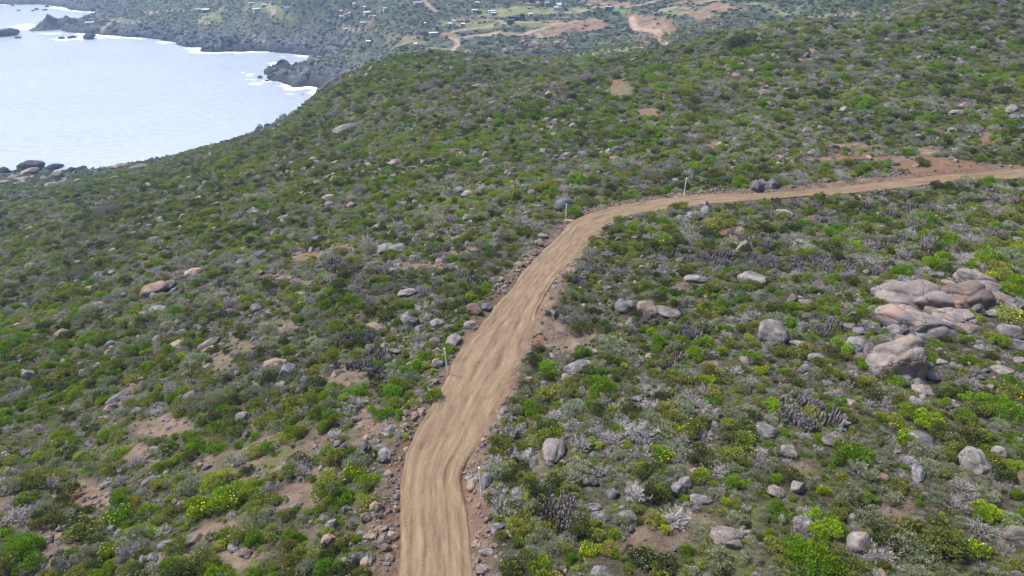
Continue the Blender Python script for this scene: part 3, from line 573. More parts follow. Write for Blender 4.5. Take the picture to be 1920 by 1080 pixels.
# hand-placed rocks: (px, py of centre, width px, height px, tone, shape, roll, label or None)
BOULDERS = [
 (1723, 548, 118, 66, 'red', 0, 0, 'broad reddish slab forming the left half of the large outcrop'), (1815, 550, 86, 62, 'mixed', 3, 0, 'grey pink slab on the right of the large outcrop'), (1722, 598, 122, 62, 'red', 6, 0, 'lower reddish slab of the large outcrop above the tan boulder'),
 (1793, 588, 66, 46, 'red', 1, 0, 'pinkish slab at the lower right of the large outcrop'), (1838, 520, 66, 30, 'tan', 4, 0, 'tan orange slab at the very top of the large outcrop'), (1850, 535, 42, 36, 'mixed', 2, 0, 'cracked block at the upper right of the large outcrop'), (1884, 559, 54, 28, 'mixed', 7, .2, 'long grey boulder lying right of the large outcrop'),
 (1798, 515, 28, 20, 'red', 8, 0, 'small round reddish boulder on top of the large outcrop'), (1770, 516, 22, 16, 'grey', 9, 0, 'small grey rock at the upper edge of the large outcrop'), (1695, 525, 24, 22, 'grey', 5, 0, 'rounded grey boulder at the upper left corner of the large outcrop'), (1650, 545, 34, 26, 'grey', 3, 0, None), (1745, 700, 30, 24, 'mixed', 5, 0, None), (1760, 610, 40, 30, 'grey', 9, 0, None), (1640, 690, 24, 22, 'grey', 2, 0, None), (1855, 560, 30, 22, 'mixed', 4, 0, None), (1715, 520, 26, 16, 'mixed', 1, 0, 'pale pink rock touching the upper left of the large outcrop'), (1672, 529, 34, 12, 'mixed', 6, .1, 'thin flat rock trailing left of the large outcrop'),
 (1760, 545, 60, 30, 'mixed', 2, 0, None), (1752, 580, 40, 22, 'tan', 5, 0, None), (1700, 576, 34, 16, 'grey', 1, 0, None), (1665, 590, 30, 20, 'mixed', 7, 0, None), (1815, 610, 50, 30, 'red', 6, 0, None), (1740, 628, 44, 22, 'grey', 3, 0, None), (1860, 585, 28, 20, 'grey', 8, 0, None), (1780, 530, 30, 14, 'tan', 9, 0, None), (1755, 650, 26, 18, 'mixed', 2, 0, None), (1665, 655, 26, 26, 'grey', 9, 0, None), (1640, 610, 26, 18, 'grey', 3, 0, None), (1650, 575, 30, 20, 'grey', 2, 0, None), (1590, 610, 40, 12, 'mixed', 6, .1, None),
 (1683, 612, 34, 34, 'grey', 2, 0, 'grey block at the lower left of the large outcrop'), (1778, 572, 24, 16, 'grey', 3, 0, 'small grey rock wedged in the middle of the large outcrop'), (1832, 577, 20, 18, 'grey', 8, 0, 'small grey rock beside the lower right of the large outcrop'),
 (1687, 668, 92, 100, 'tan', 4, 0, 'big rounded tan boulder below the large outcrop'), (1711, 672, 46, 60, 'mixed', 9, 0, 'brown grey boulder leaning on the big tan boulder'), (1700, 634, 40, 20, 'tan', 7, 0, 'flat tan rock just above the big tan boulder'), (1662, 632, 30, 18, 'grey', 5, 0, 'small grey rock upper left of the big tan boulder'), (1698, 706, 30, 28, 'grey', 8, 0, 'grey rock at the foot of the big tan boulder'), (1722, 712, 28, 24, 'grey', 1, 0, 'second grey rock at the lower right foot of the big tan boulder'),
 (1605, 640, 44, 52, 'grey', 2, 0, 'angular grey boulder left of the split banded rock'), (1630, 652, 30, 34, 'mixed', 7, .4, 'split banded rock between grey and tan boulders'), (1612, 618, 26, 18, 'grey', 3, 0, 'small grey rock above the angular grey boulder'),
 (1447, 617, 56, 64, 'mixed', 5, 0, 'tall rounded brown grey boulder standing alone right of centre'), (1411, 517, 54, 42, 'mixed', 4, 0, 'round boulder with grey crown and tan flank'), (1303, 522, 46, 18, 'mixed', 0, 0, 'low pale pink slab near the round grey crowned boulder'),
 (1484, 560, 26, 26, 'red', 8, 0, 'small round brown boulder upper right of the tall boulder'), (1511, 563, 36, 20, 'mixed', 6, .1, 'low pale rock right of the small round brown boulder'), (1480, 660, 32, 24, 'grey', 1, 0, 'dark grey rock at the foot of the tall rounded boulder'), (1509, 688, 32, 24, 'grey', 8, 0, 'round grey boulder lower right of the tall rounded boulder'), (1532, 668, 34, 24, 'grey', 9, 0, 'grey rock among twigs right of the round grey boulder'), (1497, 640, 34, 20, 'mixed', 6, 0, 'brownish flat rock right of the tall rounded boulder'), (1402, 672, 34, 28, 'mixed', 3, 0, 'pale flat rock left of the tall rounded boulder'),
 (1176, 572, 46, 38, 'grey', 3, 0, 'grey lichened boulder left of the orange boulder'), (1213, 575, 42, 42, 'tan', 5, 0, 'orange boulder between a grey and a pale boulder'), (1247, 578, 58, 36, 'mixed', 4, 0, 'pale rounded boulder right of the orange boulder'), (1185, 598, 22, 22, 'grey', 1, 0, None), (1257, 608, 20, 16, 'grey', 8, 0, None),
 (1085, 682, 56, 42, 'grey', 7, .45, 'long tilted grey boulder right of the track clearing'), (1060, 382, 38, 34, 'grey', 9, 0, 'split dark grey boulder behind a white post at the bend'), (1305, 400, 34, 26, 'grey', 2, 0, 'faceted grey boulder right of the bend, upper of a pair'), (1281, 412, 28, 28, 'grey', 5, 0, 'dark grey boulder right of the bend, lower of a pair'), (1407, 446, 26, 16, 'mixed', 6, .3, 'small hooked rock by the red soil patch'), (1468, 398, 36, 20, 'mixed', 0, 0, 'low brown boulder just below the upper track'),
 (1893, 620, 38, 32, 'mixed', 3, 0, 'brown grey boulder near the right edge below the outcrop'), (1908, 644, 34, 30, 'grey', 5, 0, None), (1878, 689, 42, 26, 'mixed', 2, .15, 'angular flat brown rock near the right edge'), (1828, 857, 64, 56, 'mixed', 2, -.4, 'large pointed grey boulder at lower right'), (1727, 820, 52, 38, 'grey', 9, 0, 'lobed grey boulder left of the large pointed boulder'), (1441, 802, 52, 38, 'grey', 7, -.3, 'tilted grey boulder beside the cactus clump'), (1565, 818, 60, 42, 'grey', 8, 0, 'dark rounded boulder below the cactus clump'), (1478, 842, 34, 34, 'mixed', 5, 0, 'brown grey boulder left below the cactus clump'),
 (1367, 1001, 70, 50, 'mixed', 4, -.2, 'large egg shaped boulder near the bottom'), (1315, 931, 42, 26, 'grey', 7, 0, 'dark grey wedge rock upper left of the egg shaped boulder'), (1459, 920, 46, 32, 'mixed', 0, -.3, 'flat brown boulder upper right of the egg shaped boulder'), (1495, 908, 30, 34, 'mixed', 1, -.6, 'pale leaning rock beside the flat brown boulder'), (1610, 1012, 46, 56, 'mixed', 3, 0, 'brown lichened boulder between bright bushes at the bottom'), (1905, 998, 44, 44, 'mixed', 9, 0, 'grey boulder cut by the right edge near the bottom'), (1506, 975, 36, 46, 'grey', 5, .3, 'grey boulder hidden in twigs above the bottom bushes'), (1285, 902, 26, 34, 'grey', 3, 0, None), (1345, 770, 26, 26, 'grey', 1, 0, None), (1870, 845, 30, 30, 'mixed', 0, 0, None), (1722, 875, 24, 50, 'grey', 7, .9, None), (1730, 727, 40, 26, 'mixed', 3, 0, 'pale brown boulder below the big tan boulder'), (1590, 750, 36, 22, 'tan', 6, 0, 'flat brown rocks above the dark rounded boulder'), (1580, 788, 32, 18, 'mixed', 2, 0, None), (1655, 745, 36, 14, 'grey', 6, 0, None),
 (1037, 832, 46, 66, 'mixed', 0, .8, 'tall flat slab set in the ground right of the track'), (993, 842, 22, 36, 'grey', 7, 1.1, 'upright dark rock left of the tall flat slab'), (1000, 862, 18, 38, 'grey', 3, 1.2, 'narrow grey rock just left of the tall flat slab'), (912, 888, 20, 46, 'grey', 7, 1.25, 'long grey rock behind the nearest white post'), (883, 898, 18, 38, 'tan', 4, 1.3, 'pinkish tan upright rock on the track edge by the nearest post'), (971, 920, 22, 32, 'grey', 9, 1.2, 'grey rock right of the nearest white post'), (1010, 910, 16, 30, 'grey', 1, 1.2, None), (995, 888, 30, 12, 'mixed', 6, 0, None), (963, 812, 20, 22, 'grey', 2, .6, None), (960, 785, 16, 16, 'grey', 8, 0, None),
 (1147, 922, 30, 36, 'grey', 2, .3, 'grey boulder upper left of the broad block'), (1171, 963, 42, 36, 'mixed', 1, .1, 'broad angular block right of the cactus clump'), (1099, 902, 22, 20, 'grey', 8, 0, None), (1113, 900, 18, 22, 'grey', 5, 0, None), (1110, 945, 34, 24, 'grey', 4, 0, None), (1125, 965, 36, 26, 'grey', 3, 0, None), (1183, 988, 14, 20, 'grey', 1, 0, None), (1270, 915, 30, 36, 'grey', 0, 0, None), (1090, 870, 18, 30, 'grey', 7, 1.2, None), (930, 985, 40, 18, 'grey', 7, .4, 'low bluish rock near the track at the bottom'), (915, 1030, 34, 22, 'mixed', 4, 0, None),
 (1195, 745, 36, 14, 'grey', 6, .1, None), (1220, 755, 34, 14, 'grey', 7, 0, None), (1205, 790, 26, 14, 'grey', 0, .2, None), (1198, 780, 22, 12, 'grey', 5, .3, None), (1180, 758, 22, 12, 'grey', 2, 0, None),
 (517, 677, 46, 34, 'tan', 2, 0, 'blocky tan boulder left of the track'), (543, 690, 34, 42, 'grey', 7, .7, 'leaning grey rock right of the blocky tan boulder'), (565, 696, 32, 20, 'mixed', 8, 0, 'grey oval rock at the right of the tan boulder group'), (290, 537, 50, 40, 'tan', 4, .3, 'big pale tan boulder on the left slope'), (313, 534, 34, 22, 'mixed', 0, .3, 'pale pink rock joined to the big pale tan boulder'), (287, 553, 18, 14, 'grey', 8, 0, 'small grey rock below the big pale tan boulder'), (364, 506, 36, 22, 'tan', 2, .1, 'flat topped tan boulder upper right of the pale tan boulder'),
 (392, 640, 42, 24, 'mixed', 7, .3, 'grey white layered boulder on the left slope'), (393, 652, 34, 16, 'tan', 6, .2, 'thin tan slab under the layered boulder'), (333, 643, 34, 20, 'tan', 3, .1, 'brown wedge rock left of the layered boulder'), (115, 621, 26, 18, 'tan', 1, 0, 'isolated tan boulder on the far left slope'), (316, 606, 26, 20, 'mixed', 5, 0, 'grey round rock above the brown wedge rock'), (333, 602, 18, 12, 'grey', 8, 0, None), (213, 646, 28, 28, 'grey', 9, .4, 'grey boulder on the left slope below the isolated tan one'), (182, 650, 18, 12, 'grey', 3, 0, None), (163, 573, 26, 16, 'mixed', 4, .1, None), (182, 568, 18, 12, 'mixed', 1, 0, None),
 (222, 742, 46, 26, 'mixed', 7, .35, 'upper half of a broken pale boulder at lower left'), (209, 762, 30, 28, 'mixed', 2, .2, 'lower half of a broken pale boulder at lower left'), (190, 785, 16, 16, 'grey', 8, 0, None), (258, 769, 22, 22, 'mixed', 5, .5, 'brown triangular rock right of the broken boulder'), (358, 740, 24, 22, 'grey', 3, 0, 'round grey rock left of the single pale rock'), (342, 745, 16, 22, 'grey', 9, 0, None), (456, 778, 30, 24, 'mixed', 0, -.2, 'single pale rounded rock left of the track'), (524, 792, 26, 20, 'mixed', 7, .5, None), (112, 768, 26, 14, 'mixed', 4, 0, None), (125, 732, 18, 12, 'grey', 7, .3, None),
 (279, 903, 50, 24, 'mixed', 8, .1, 'long oval boulder on bare soil at lower left'), (199, 907, 22, 18, 'grey', 2, 0, 'small blocky rock left of the long oval boulder'), (237, 940, 16, 16, 'grey', 5, 0, None), (387, 872, 20, 14, 'mixed', 8, 0, 'small smooth grey rock upper right of the long oval boulder'), (57, 942, 18, 14, 'grey', 5, 0, None), (170, 945, 16, 12, 'mixed', 3, 0, None), (340, 945, 26, 26, 'mixed', 1, 0, None), (555, 945, 26, 18, 'grey', 7, .4, None), (436, 925, 16, 16, 'grey', 5, 0, None),
 (310, 1019, 30, 30, 'grey', 2, 0, 'squarish grey rock at the bottom left'), (285, 1040, 22, 32, 'grey', 7, .9, 'leaning grey rock left of the squarish rock'), (268, 1045, 14, 22, 'grey', 3, .9, None), (360, 1040, 30, 18, 'mixed', 6, 0, None), (430, 1000, 14, 24, 'grey', 7, 1.1, None), (437, 1022, 18, 28, 'grey', 5, 1.0, None), (397, 1012, 16, 18, 'grey', 8, 0, None),
 (613, 1009, 34, 28, 'tan', 8, 0, 'smooth round orange boulder left of the track'), (675, 1042, 32, 34, 'grey', 5, 0, 'grey round boulder near the bottom beside the track'), (642, 1052, 38, 22, 'grey', 3, 0, None), (622, 980, 28, 30, 'mixed', 2, .6, 'reddish grey block above the round orange boulder'), (607, 962, 16, 22, 'grey', 7, .9, None),
 (680, 833, 32, 38, 'grey', 8, .8, 'cracked egg shaped grey boulder left of the track'), (649, 835, 22, 24, 'grey', 5, 0, 'grey rock left of the cracked egg shaped boulder'), (723, 845, 24, 30, 'grey', 3, .9, 'grey slab right of the cracked egg shaped boulder'), (721, 858, 18, 18, 'grey', 8, 0, 'small round pale grey rock below the grey slab'), (702, 852, 14, 16, 'grey', 1, 0, None), (656, 765, 16, 22, 'grey', 2, 0, None), (668, 783, 20, 18, 'mixed', 5, 0, None), (697, 773, 12, 24, 'grey', 7, 1.2, None), (731, 803, 20, 24, 'grey', 7, .8, None), (749, 810, 14, 22, 'grey', 3, 1.3, None), (760, 797, 18, 16, 'tan', 8, 0, 'small bright orange boulder at the left verge of the track'), (787, 735, 22, 14, 'grey', 3, 0, None), (752, 1000, 1, 1, 'tan', 8, 0, None),
 (706, 946, 26, 32, 'tan', 2, 0, 'tan and grey block on the rubble verge'), (686, 965, 20, 30, 'tan', 5, 0, 'pink grey rock left of the tan block on the verge'), (735, 1000, 24, 26, 'tan', 7, .9, 'light tan rock on the verge touching the track'), (711, 988, 24, 16, 'tan', 6, 0, None), (694, 1002, 24, 22, 'tan', 4, 0, None), (742, 953, 15, 18, 'tan', 8, 0, None), (727, 887, 20, 16, 'mixed', 2, 0, None), (744, 913, 13, 11, 'grey', 8, 0, None), (650, 952, 18, 22, 'grey', 5, 0, None), (672, 950, 16, 12, 'mixed', 8, 0, None), (698, 1043, 14, 24, 'mixed', 1, 0, None), (745, 930, 16, 18, 'mixed', 3, 0, None), (655, 1003, 20, 18, 'mixed', 3, 0, None),
 (850, 632, 30, 40, 'mixed', 2, .9, 'tall pink grey boulder on the left verge'), (890, 577, 30, 32, 'tan', 5, 0, 'orange brown boulder at the left verge of the track'), (913, 573, 24, 20, 'grey', 3, 0, 'grey rock right of the orange brown verge boulder'), (884, 607, 28, 22, 'mixed', 9, 0, 'brown grey rock at the verge below the orange brown boulder'), (820, 601, 30, 24, 'mixed', 1, 0, 'brown grey boulder in the middle of the left rock group'), (787, 613, 18, 20, 'grey', 7, .8, None), (775, 600, 22, 26, 'grey', 7, .7, 'leaning grey rock in the left rock group'), (762, 590, 20, 30, 'grey', 3, .9, None), (815, 638, 22, 22, 'mixed', 5, 0, None), (845, 612, 26, 16, 'grey', 3, 0, None), (820, 675, 18, 22, 'tan', 2, 0, None), (740, 655, 24, 14, 'mixed', 4, 0, None), (690, 688, 24, 14, 'mixed', 5, 0, None),
 (922, 523, 28, 16, 'mixed', 6, .2, 'pale oval rock on the left verge rubble'), (940, 523, 14, 12, 'tan', 8, 0, None), (948, 545, 20, 14, 'grey', 3, 0, None), (1018, 440, 20, 16, 'tan', 4, 0, 'tan rock at the verge below the bend'), (1010, 454, 18, 16, 'tan', 5, 0, None), (1002, 473, 15, 14, 'mixed', 8, 0, None), (975, 493, 22, 12, 'tan', 2, 0, None), (990, 490, 16, 10, 'tan', 6, 0, None), (1066, 412, 18, 10, 'tan', 4, 0, None), (1076, 405, 14, 9, 'tan', 3, 0, None),
 (719, 464, 40, 24, 'mixed', 0, .2, 'brown rounded half of a rock pair left of the track'), (748, 464, 34, 28, 'grey', 3, 0, 'dark grey half of a rock pair left of the track'), (733, 473, 20, 16, 'grey', 8, 0, 'small rock in front of the rock pair'), (705, 477, 16, 10, 'grey', 5, 0, None), (762, 547, 40, 20, 'mixed', 0, .2, 'pale slab left of the verge rubble'), (788, 540, 24, 14, 'mixed', 6, .1, None), (932, 436, 30, 14, 'grey', 6, .3, None), (960, 436, 18, 15, 'grey', 8, 0, None), (857, 421, 12, 9, 'grey', 5, 0, None), (808, 439, 18, 14, 'mixed', 1, 0, None),
 (648, 238, 54, 26, 'mixed', 1, .1, 'rugged grey outcrop on the mid left slope'), (893, 163, 30, 10, 'tan', 0, .1, 'flat tan rock near the hill top'), (1895, 205, 32, 22, 'mixed', 8, 0, 'rounded boulder at the upper right edge'), (1796, 141, 18, 12, 'grey', 5, 0, None), (1793, 210, 28, 12, 'mixed', 0, .1, None), (1340, 117, 20, 9, 'tan', 6, .2, 'flat pale rock left of the dark bush'), (1353, 108, 14, 13, 'grey', 1, 0, None), (1381, 106, 14, 13, 'grey', 2, 0, None), (1360, 85, 12, 16, 'red', 5, 0, 'red brown crag beside the dark bush'), (1430, 104, 14, 12, 'grey', 3, 0, None), (1486, 40, 24, 8, 'grey', 1, 0, 'grey crag on the ridge line'), (1663, 75, 18, 14, 'grey', 3, 0, None), (1425, 65, 22, 6, 'red', 6, 0, None),
 (740, 302, 30, 14, 'mixed', 1, .1, None), (887, 281, 18, 11, 'grey', 8, 0, None), (910, 300, 26, 14, 'grey', 9, .2, None), (920, 312, 28, 10, 'grey', 7, .3, None), (845, 282, 14, 12, 'grey', 5, 0, None), (1094, 330, 24, 10, 'mixed', 0, 0, None), (700, 112, 10, 8, 'dark', 5, 0, None), (875, 112, 22, 10, 'grey', 1, 0, 'dark grey crag just below the hill crest'), (1006, 116, 10, 10, 'mixed', 2, 0, None), (708, 148, 14, 6, 'grey', 3, 0, None), (745, 152, 14, 8, 'grey', 7, 0, None), (1109, 190, 26, 10, 'grey', 9, 0, None), (772, 185, 16, 6, 'grey', 4, 0, None), (432, 417, 26, 12, 'tan', 7, .4, 'pale slanting rock on the upper left slope'), (525, 410, 34, 14, 'mixed', 7, .4, 'long slanting rock ledge left of centre'), (535, 404, 20, 10, 'grey', 6, .2, None), (480, 480, 44, 16, 'grey', 7, .5, None), (450, 490, 24, 12, 'grey', 3, .3, None), (500, 527, 26, 12, 'tan', 2, 0, None), (570, 546, 26, 14, 'mixed', 3, 0, None), (402, 473, 22, 14, 'grey', 9, .3, None), (595, 445, 26, 14, 'grey', 1, 0, None), (485, 510, 18, 16, 'tan', 7, .5, None),
 (212, 303, 30, 14, 'red', 2, 0, 'orange topped crag on the shore skyline'), (226, 310, 34, 12, 'red', 1, 0, None), (254, 300, 24, 12, 'red', 5, .1, 'orange crag right of the highest shore crag'), (262, 313, 34, 11, 'mixed', 3, 0, None), (104, 328, 28, 20, 'red', 7, .5, 'slanting tan crag above the dark sea rocks'), (118, 340, 26, 10, 'tan', 6, .1, None), (98, 345, 24, 13, 'mixed', 9, 0, None), (55, 322, 36, 13, 'tan', 0, .1, 'rounded tan shore rock by the left edge'), (40, 335, 28, 9, 'tan', 4, .1, None), (22, 332, 24, 14, 'mixed', 7, .3, None), (6, 340, 24, 10, 'mixed', 1, 0, None), (147, 337, 16, 9, 'tan', 2, 0, None), (277, 346, 16, 12, 'tan', 5, .2, None), (345, 271, 18, 8, 'grey', 1, 0, 'grey crag on the seaward skyline'), (215, 333, 20, 10, 'grey', 3, 0, None), (190, 325, 26, 10, 'mixed', 7, 0, None), (275, 290, 16, 8, 'dark', 3, 0, None), (540, 208, 12, 10, 'mixed', 2, 0, 'small pinnacle rock on the slope edge above the sea'), (466, 250, 14, 8, 'tan', 5, 0, None), (594, 340, 12, 14, 'red', 5, .8, 'upright orange stone on the left slope')]
SEAROCKS = [(65, 310, 38, 20, 'dark', 4, 0, 'dark wet sea rock with rounded top off the left shore'), (102, 312, 34, 10, 'dark', 1, 0, 'low dark sea rock right of the rounded one'), (10, 323, 22, 16, 'dark', 8, 0, 'dark wet rock at the left edge of the shore'), (45, 312, 20, 16, 'dark', 2, 0, 'craggy dark rock left of the rounded sea rock'), (155, 314, 16, 6, 'dark', 3, 0, 'small dark rock at the waterline below the skyline'), (35, 320, 28, 6, 'dark', 7, 0, 'flat wave washed dark rock at the left shore'), (88, 322, 24, 7, 'dark', 6, 0, 'flat dark rock under the rounded sea rock'),
 (12, 62, 44, 13, 'dark', 0, 0, 'long dark islet at the left edge of the bay'), (34, 70, 12, 3.4, 'dark', 4, 0, 'tiny flat islet right of the long dark islet'), (116, 71, 12, 4, 'dark', 3, 0, 'small round islet below the sea stack'), (136, 69.5, 17, 4.4, 'dark', 7, 0, 'low slanting islet between the round and pyramid ones'), (169, 68, 22, 12, 'dark', 2, 0, 'pyramid shaped dark islet in white surf'), (35, 19, 7, 2.6, 'dark', 1, 0, 'tiny far islet, leftmost in the upper bay'), (69, 17, 7, 3.2, 'dark', 5, 0, 'tiny far islet in the middle of the upper bay'), (62, 19.5, 6, 2.4, 'dark', 4, 0, 'tiny far islet touching the middle one'), (85, 18, 11, 2.6, 'dark', 6, 0, 'flat far islet near the upper surf'), (24, 10, 6, 2, 'dark', 3, 0, 'tiny rock under the far shore'), (88, 12, 8, 3, 'dark', 8, 0, 'small rock in the far surf'), (488, 144, 10, 5, 'dark', 2, 0, 'pointed rock at the tip of the headland'), (501, 151, 8, 3, 'dark', 4, 0, 'small flat rock below the headland tip'), (567, 176.5, 3, 1.6, 'dark', 1, 0, 'lone speck of rock in the near bay')]

SHORT = {1723: 'reddish outcrop slab', 1838: 'topmost outcrop slab', 1687: 'big rounded tan boulder', 1605: 'angular grey boulder', 1447: 'tall rounded lone boulder', 1411: 'grey crowned tan flanked boulder', 1303: 'low pale pink slab', 1213: 'orange boulder in the trio',
 1085: 'long tilted grey boulder', 1060: 'split dark boulder', 1305: 'faceted grey boulder', 1468: 'low brown boulder', 1893: 'brown grey edge boulder', 1828: 'large pointed grey boulder', 1441: 'tilted grey boulder', 1565: 'dark rounded boulder', 1367: 'large egg shaped boulder', 1610: 'brown lichened boulder', 1905: 'bottom right edge boulder',
 1037: 'tall flat slab', 1171: 'broad angular block', 517: 'blocky tan boulder', 290: 'big pale tan boulder', 364: 'flat topped tan boulder', 392: 'layered grey white boulder', 115: 'isolated far left tan boulder', 213: 'grey left slope boulder', 222: 'broken pale boulder', 456: 'single pale rounded rock', 279: 'long oval boulder', 57: '', 310: 'squarish bottom grey rock', 613: 'round orange boulder', 675: 'grey round bottom boulder',
 680: 'cracked egg shaped boulder', 706: 'tan rubble verge block', 850: 'tall pink grey verge boulder', 922: 'pale oval verge rock', 719: 'brown rounded pair rock', 648: 'rugged grey outcrop', 893: 'flat tan hill top rock', 1895: 'rounded upper right boulder', 1486: 'grey ridge line crag', 875: 'dark grey crest crag', 212: 'orange shore skyline crag', 104: 'slanting tan shore crag', 432: 'pale slanting rock', 525: 'long slanting rock ledge', 594: 'upright orange stone', 345: 'grey seaward skyline crag', 540: 'small pinnacle rock'}
landmarks = []   # (px, py, phrase)
def rock_dims(w, h, dep, ang):
    sx = w/F*dep; hh = h/F*dep; sz = min(max((hh-.62*sx*math.sin(ang))/max(math.cos(ang), .2)*1.25, .42*sx), 1.25*sx)
    sy = min(max((hh-.6*sz*math.cos(ang))/max(math.sin(ang), .18)*1.05, .5*sx), 1.15*sx)
    return sx*1.06, sy, sz
used_rocks = []
OUT = 0
def put_rocks(lst, seafix=False, name='boulder'):
    base = hit([b[0] for b in lst], [b[1]+b[3]*.28 for b in lst], Z)
    for b, p in zip(lst, base):
        px, py, w, h, tone, k, roll, lab = b
        if lab and 'outcrop' in lab and px > 1600: w *= 1.22; h *= 1.2
        if w > 62: k = 10+int(px) % 4; tone = 'mixed' if tone != 'tan' and not int(px) % 4 else 'red'
        if w < 2: continue
        if seafix: p = at_z(px, py+h*.38, 0.0)
        _, _, dep = project(p); ang = math.atan2(CAMZ-p[2], math.hypot(p[0], p[1])); sx, sy, sz = rock_dims(w, h, dep, ang)
        if seafix: sz = h/F*dep/math.cos(ang)*1.25
        elif roll: 
            sz = max(sz, .35*sx)
            if roll > .75: sx, sy, sz = w/F*dep*1.05, h/F*dep/max(math.sin(ang)*.8+.25, .3)*.9, w/F*dep*.8; roll = .1
        az = math.atan2(p[0], p[1]); z0 = (0 if seafix else p[2])
        sz *= 1.25 if (w > 62 and not seafix) else 1; o = link(name, RMESH[(k, tone)], (p[0], p[1], z0+sz*(.28 if seafix else (.0 if w > 62 else .12))), (0, -roll, -az+rng.uniform(-.25, .25)), (sx, sy, sz))
        used_rocks.append((p[0], p[1], max(sx, sy)*.5))
        yield b, o, p
ROCKOBJ = []
for b, o, p in put_rocks(BOULDERS):
    ROCKOBJ.append((b, o))
    if b[7]:
        tag(o, b[7], 'boulder', 'boulders scattered over the hillside'); 
        if SHORT.get(b[0]): landmarks.append((b[0], b[1], SHORT.pop(b[0])))
for b, o, p in put_rocks(SEAROCKS, True, 'sea_rock'): tag(o, b[7], 'sea rock', 'dark rocks in the sea')
# the tall stack on the far point
def stack_mesh():
    rs = np.random.default_rng(5); nx, ny = 90, 50; X, Y = np.meshgrid(np.linspace(-1, 1, nx), np.linspace(-1, 1, ny))
    prof = np.interp(X, [-1, -.85, -.7, -.52, -.4, -.25, -.14, -.05, .02, .12, .22, .42, .55, .62, .72, .85, 1], [0, .2, .28, .5, .68, .8, 1.0, .9, .82, .84, .8, .86, .82, .66, .6, .4, 0.2])
    yy = np.exp(-((Y)/.5)**2); Zs = prof*yy*(1+.35*fbm(X*9, Y*9, 1.6, 4, 3, .6))+.05*fbm(X*20, Y*20, 1.2, 3, 8)-.07
    return mesh_grid('sea_stack', X, Y, Zs, {})
sp = at_z(92, 57, 0.0); _, _, dp = project(sp); sk = stack_mesh(); sk.materials.append(RM['dark'].copy()); 
sms = sk.materials[0].node_tree
for nd in sms.nodes:
    if nd.type == 'VALTORGB':
        for e, c in zip(nd.color_ramp.elements, [(.03, .036, .04), (.06, .068, .06), (.10, .105, .09)]): e.color = (*c, 1)
so_ = link('sea_stack', sk, (sp[0], sp[1]+14, 0), (0, 0, -math.atan2(sp[0], sp[1])), (46/F*dp, 30/F*dp, 25/F*dp)); tag(so_, 'craggy pointed rock stack at the tip of the far point', 'rock stack')

# ------------------------------------------------------------------ white marker posts
mw, nt, b = mat('white_paint'); N = NB(nt); N.put(b.inputs['Base Color'], N.ramp(N.noise(N.pos(), 6, 4), [(.3, (.70, .72, .74)), (.6, (.82, .83, .84))])); b.inputs['Roughness'].default_value = .5
mcap = plain('grey_cap', (.35, .36, .37), .6)
def post_mesh(h, r):
    K = 12; V = []; Fc = []
    rings = [(0, r), (h-.02, r)]
    for z, q in rings:
        for k in range(K): V.append((q*math.cos(6.2832*k/K), q*math.sin(6.2832*k/K), z))
    for k in range(K): Fc.append((k, (k+1) % K, K+(k+1) % K, K+k))
    Fc.append(tuple(range(K, 2*K))); return build('post_tube', V, Fc, [mw])
def cap_mesh(h, r):
    K = 12; V = []; Fc = []
    rings = [(h-.03, r*1.2), (h+.02, r*1.2), (h+.035, r*.6)]
    for z, q in rings:
        for k in range(K): V.append((q*math.cos(6.2832*k/K), q*math.sin(6.2832*k/K), z))
    for j in range(2):
        for k in range(K): Fc.append((j*K+k, j*K+(k+1) % K, (j+1)*K+(k+1) % K, (j+1)*K+k))
    Fc.append(tuple(range(2*K, 3*K))); return build('post_cap', V, Fc, [mw])
POSTS = [(903.5, 931, 48, 2, 'white marker post nearest the camera, right of the track', -.05), (839.5, 702, 45, 1.8, 'white marker post on the left verge halfway up the track', -.06), (1060.5, 411, 27, 1.5, 'white marker post before the split dark boulder at the bend', .02), (1283, 361, 25, 1.5, 'farthest white marker post above the upper track', .02)]
pb = hit([p[0] for p in POSTS], [p[1] for p in POSTS], Z)
for (px, py, hp, wp, lab, ln), p in zip(POSTS, pb):
    _, _, dep = project(p); ang = math.atan2(CAMZ-p[2], math.hypot(p[0], p[1])); h_ = hp*1.06/F*dep/math.cos(ang); r_ = .048 if hp > 30 else .06
    used_rocks.append((p[0], p[1], 1.1)); used_rocks.append((p[0]*.97, p[1]*.97, 1.3))
    e = bpy.data.objects.new('marker_post', None); C.objects.link(e); e.location = (p[0], p[1], p[2]-.03); e.rotation_euler = (0, ln, 0)
    tag(e, lab, 'post', 'white posts along the track'); link('tube', post_mesh(h_, r_), parent=e); link('cap', cap_mesh(h_, r_), parent=e); landmarks.append((px, py, {903.5: 'nearest white post', 839.5: 'second nearest white post', 1060.5: 'white post at the bend', 1283: 'farthest white post'}[px]))

# ------------------------------------------------------------------ far houses
def box(x0, x1, y0, y1, z0, z1):
    V = [(x0, y0, z0), (x1, y0, z0), (x1, y1, z0), (x0, y1, z0), (x0, y0, z1), (x1, y0, z1), (x1, y1, z1), (x0, y1, z1)]
    return V, [(0, 3, 2, 1), (4, 5, 6, 7), (0, 1, 5, 4), (1, 2, 6, 5), (2, 3, 7, 6), (3, 0, 4, 7)]
HM = {k: plain('wall_'+k, c, .7) for k, c in dict(white=(.48, .48, .47), cream=(.6, .52, .36), dark=(.035, .04, .055), grey=(.3, .31, .33), wood=(.28, .16, .09), green=(.02, .14, .07), pink=(.5, .2, .22), blue=(.25, .45, .55)).items()}
HR = {k: plain('roof_'+k, c, .5) for k, c in dict(white=(.62, .64, .66), grey=(.42, .44, .48), dark=(.04, .045, .06), red=(.45, .10, .08), blue=(.35, .5, .62), green=(.02, .13, .07)).items()}
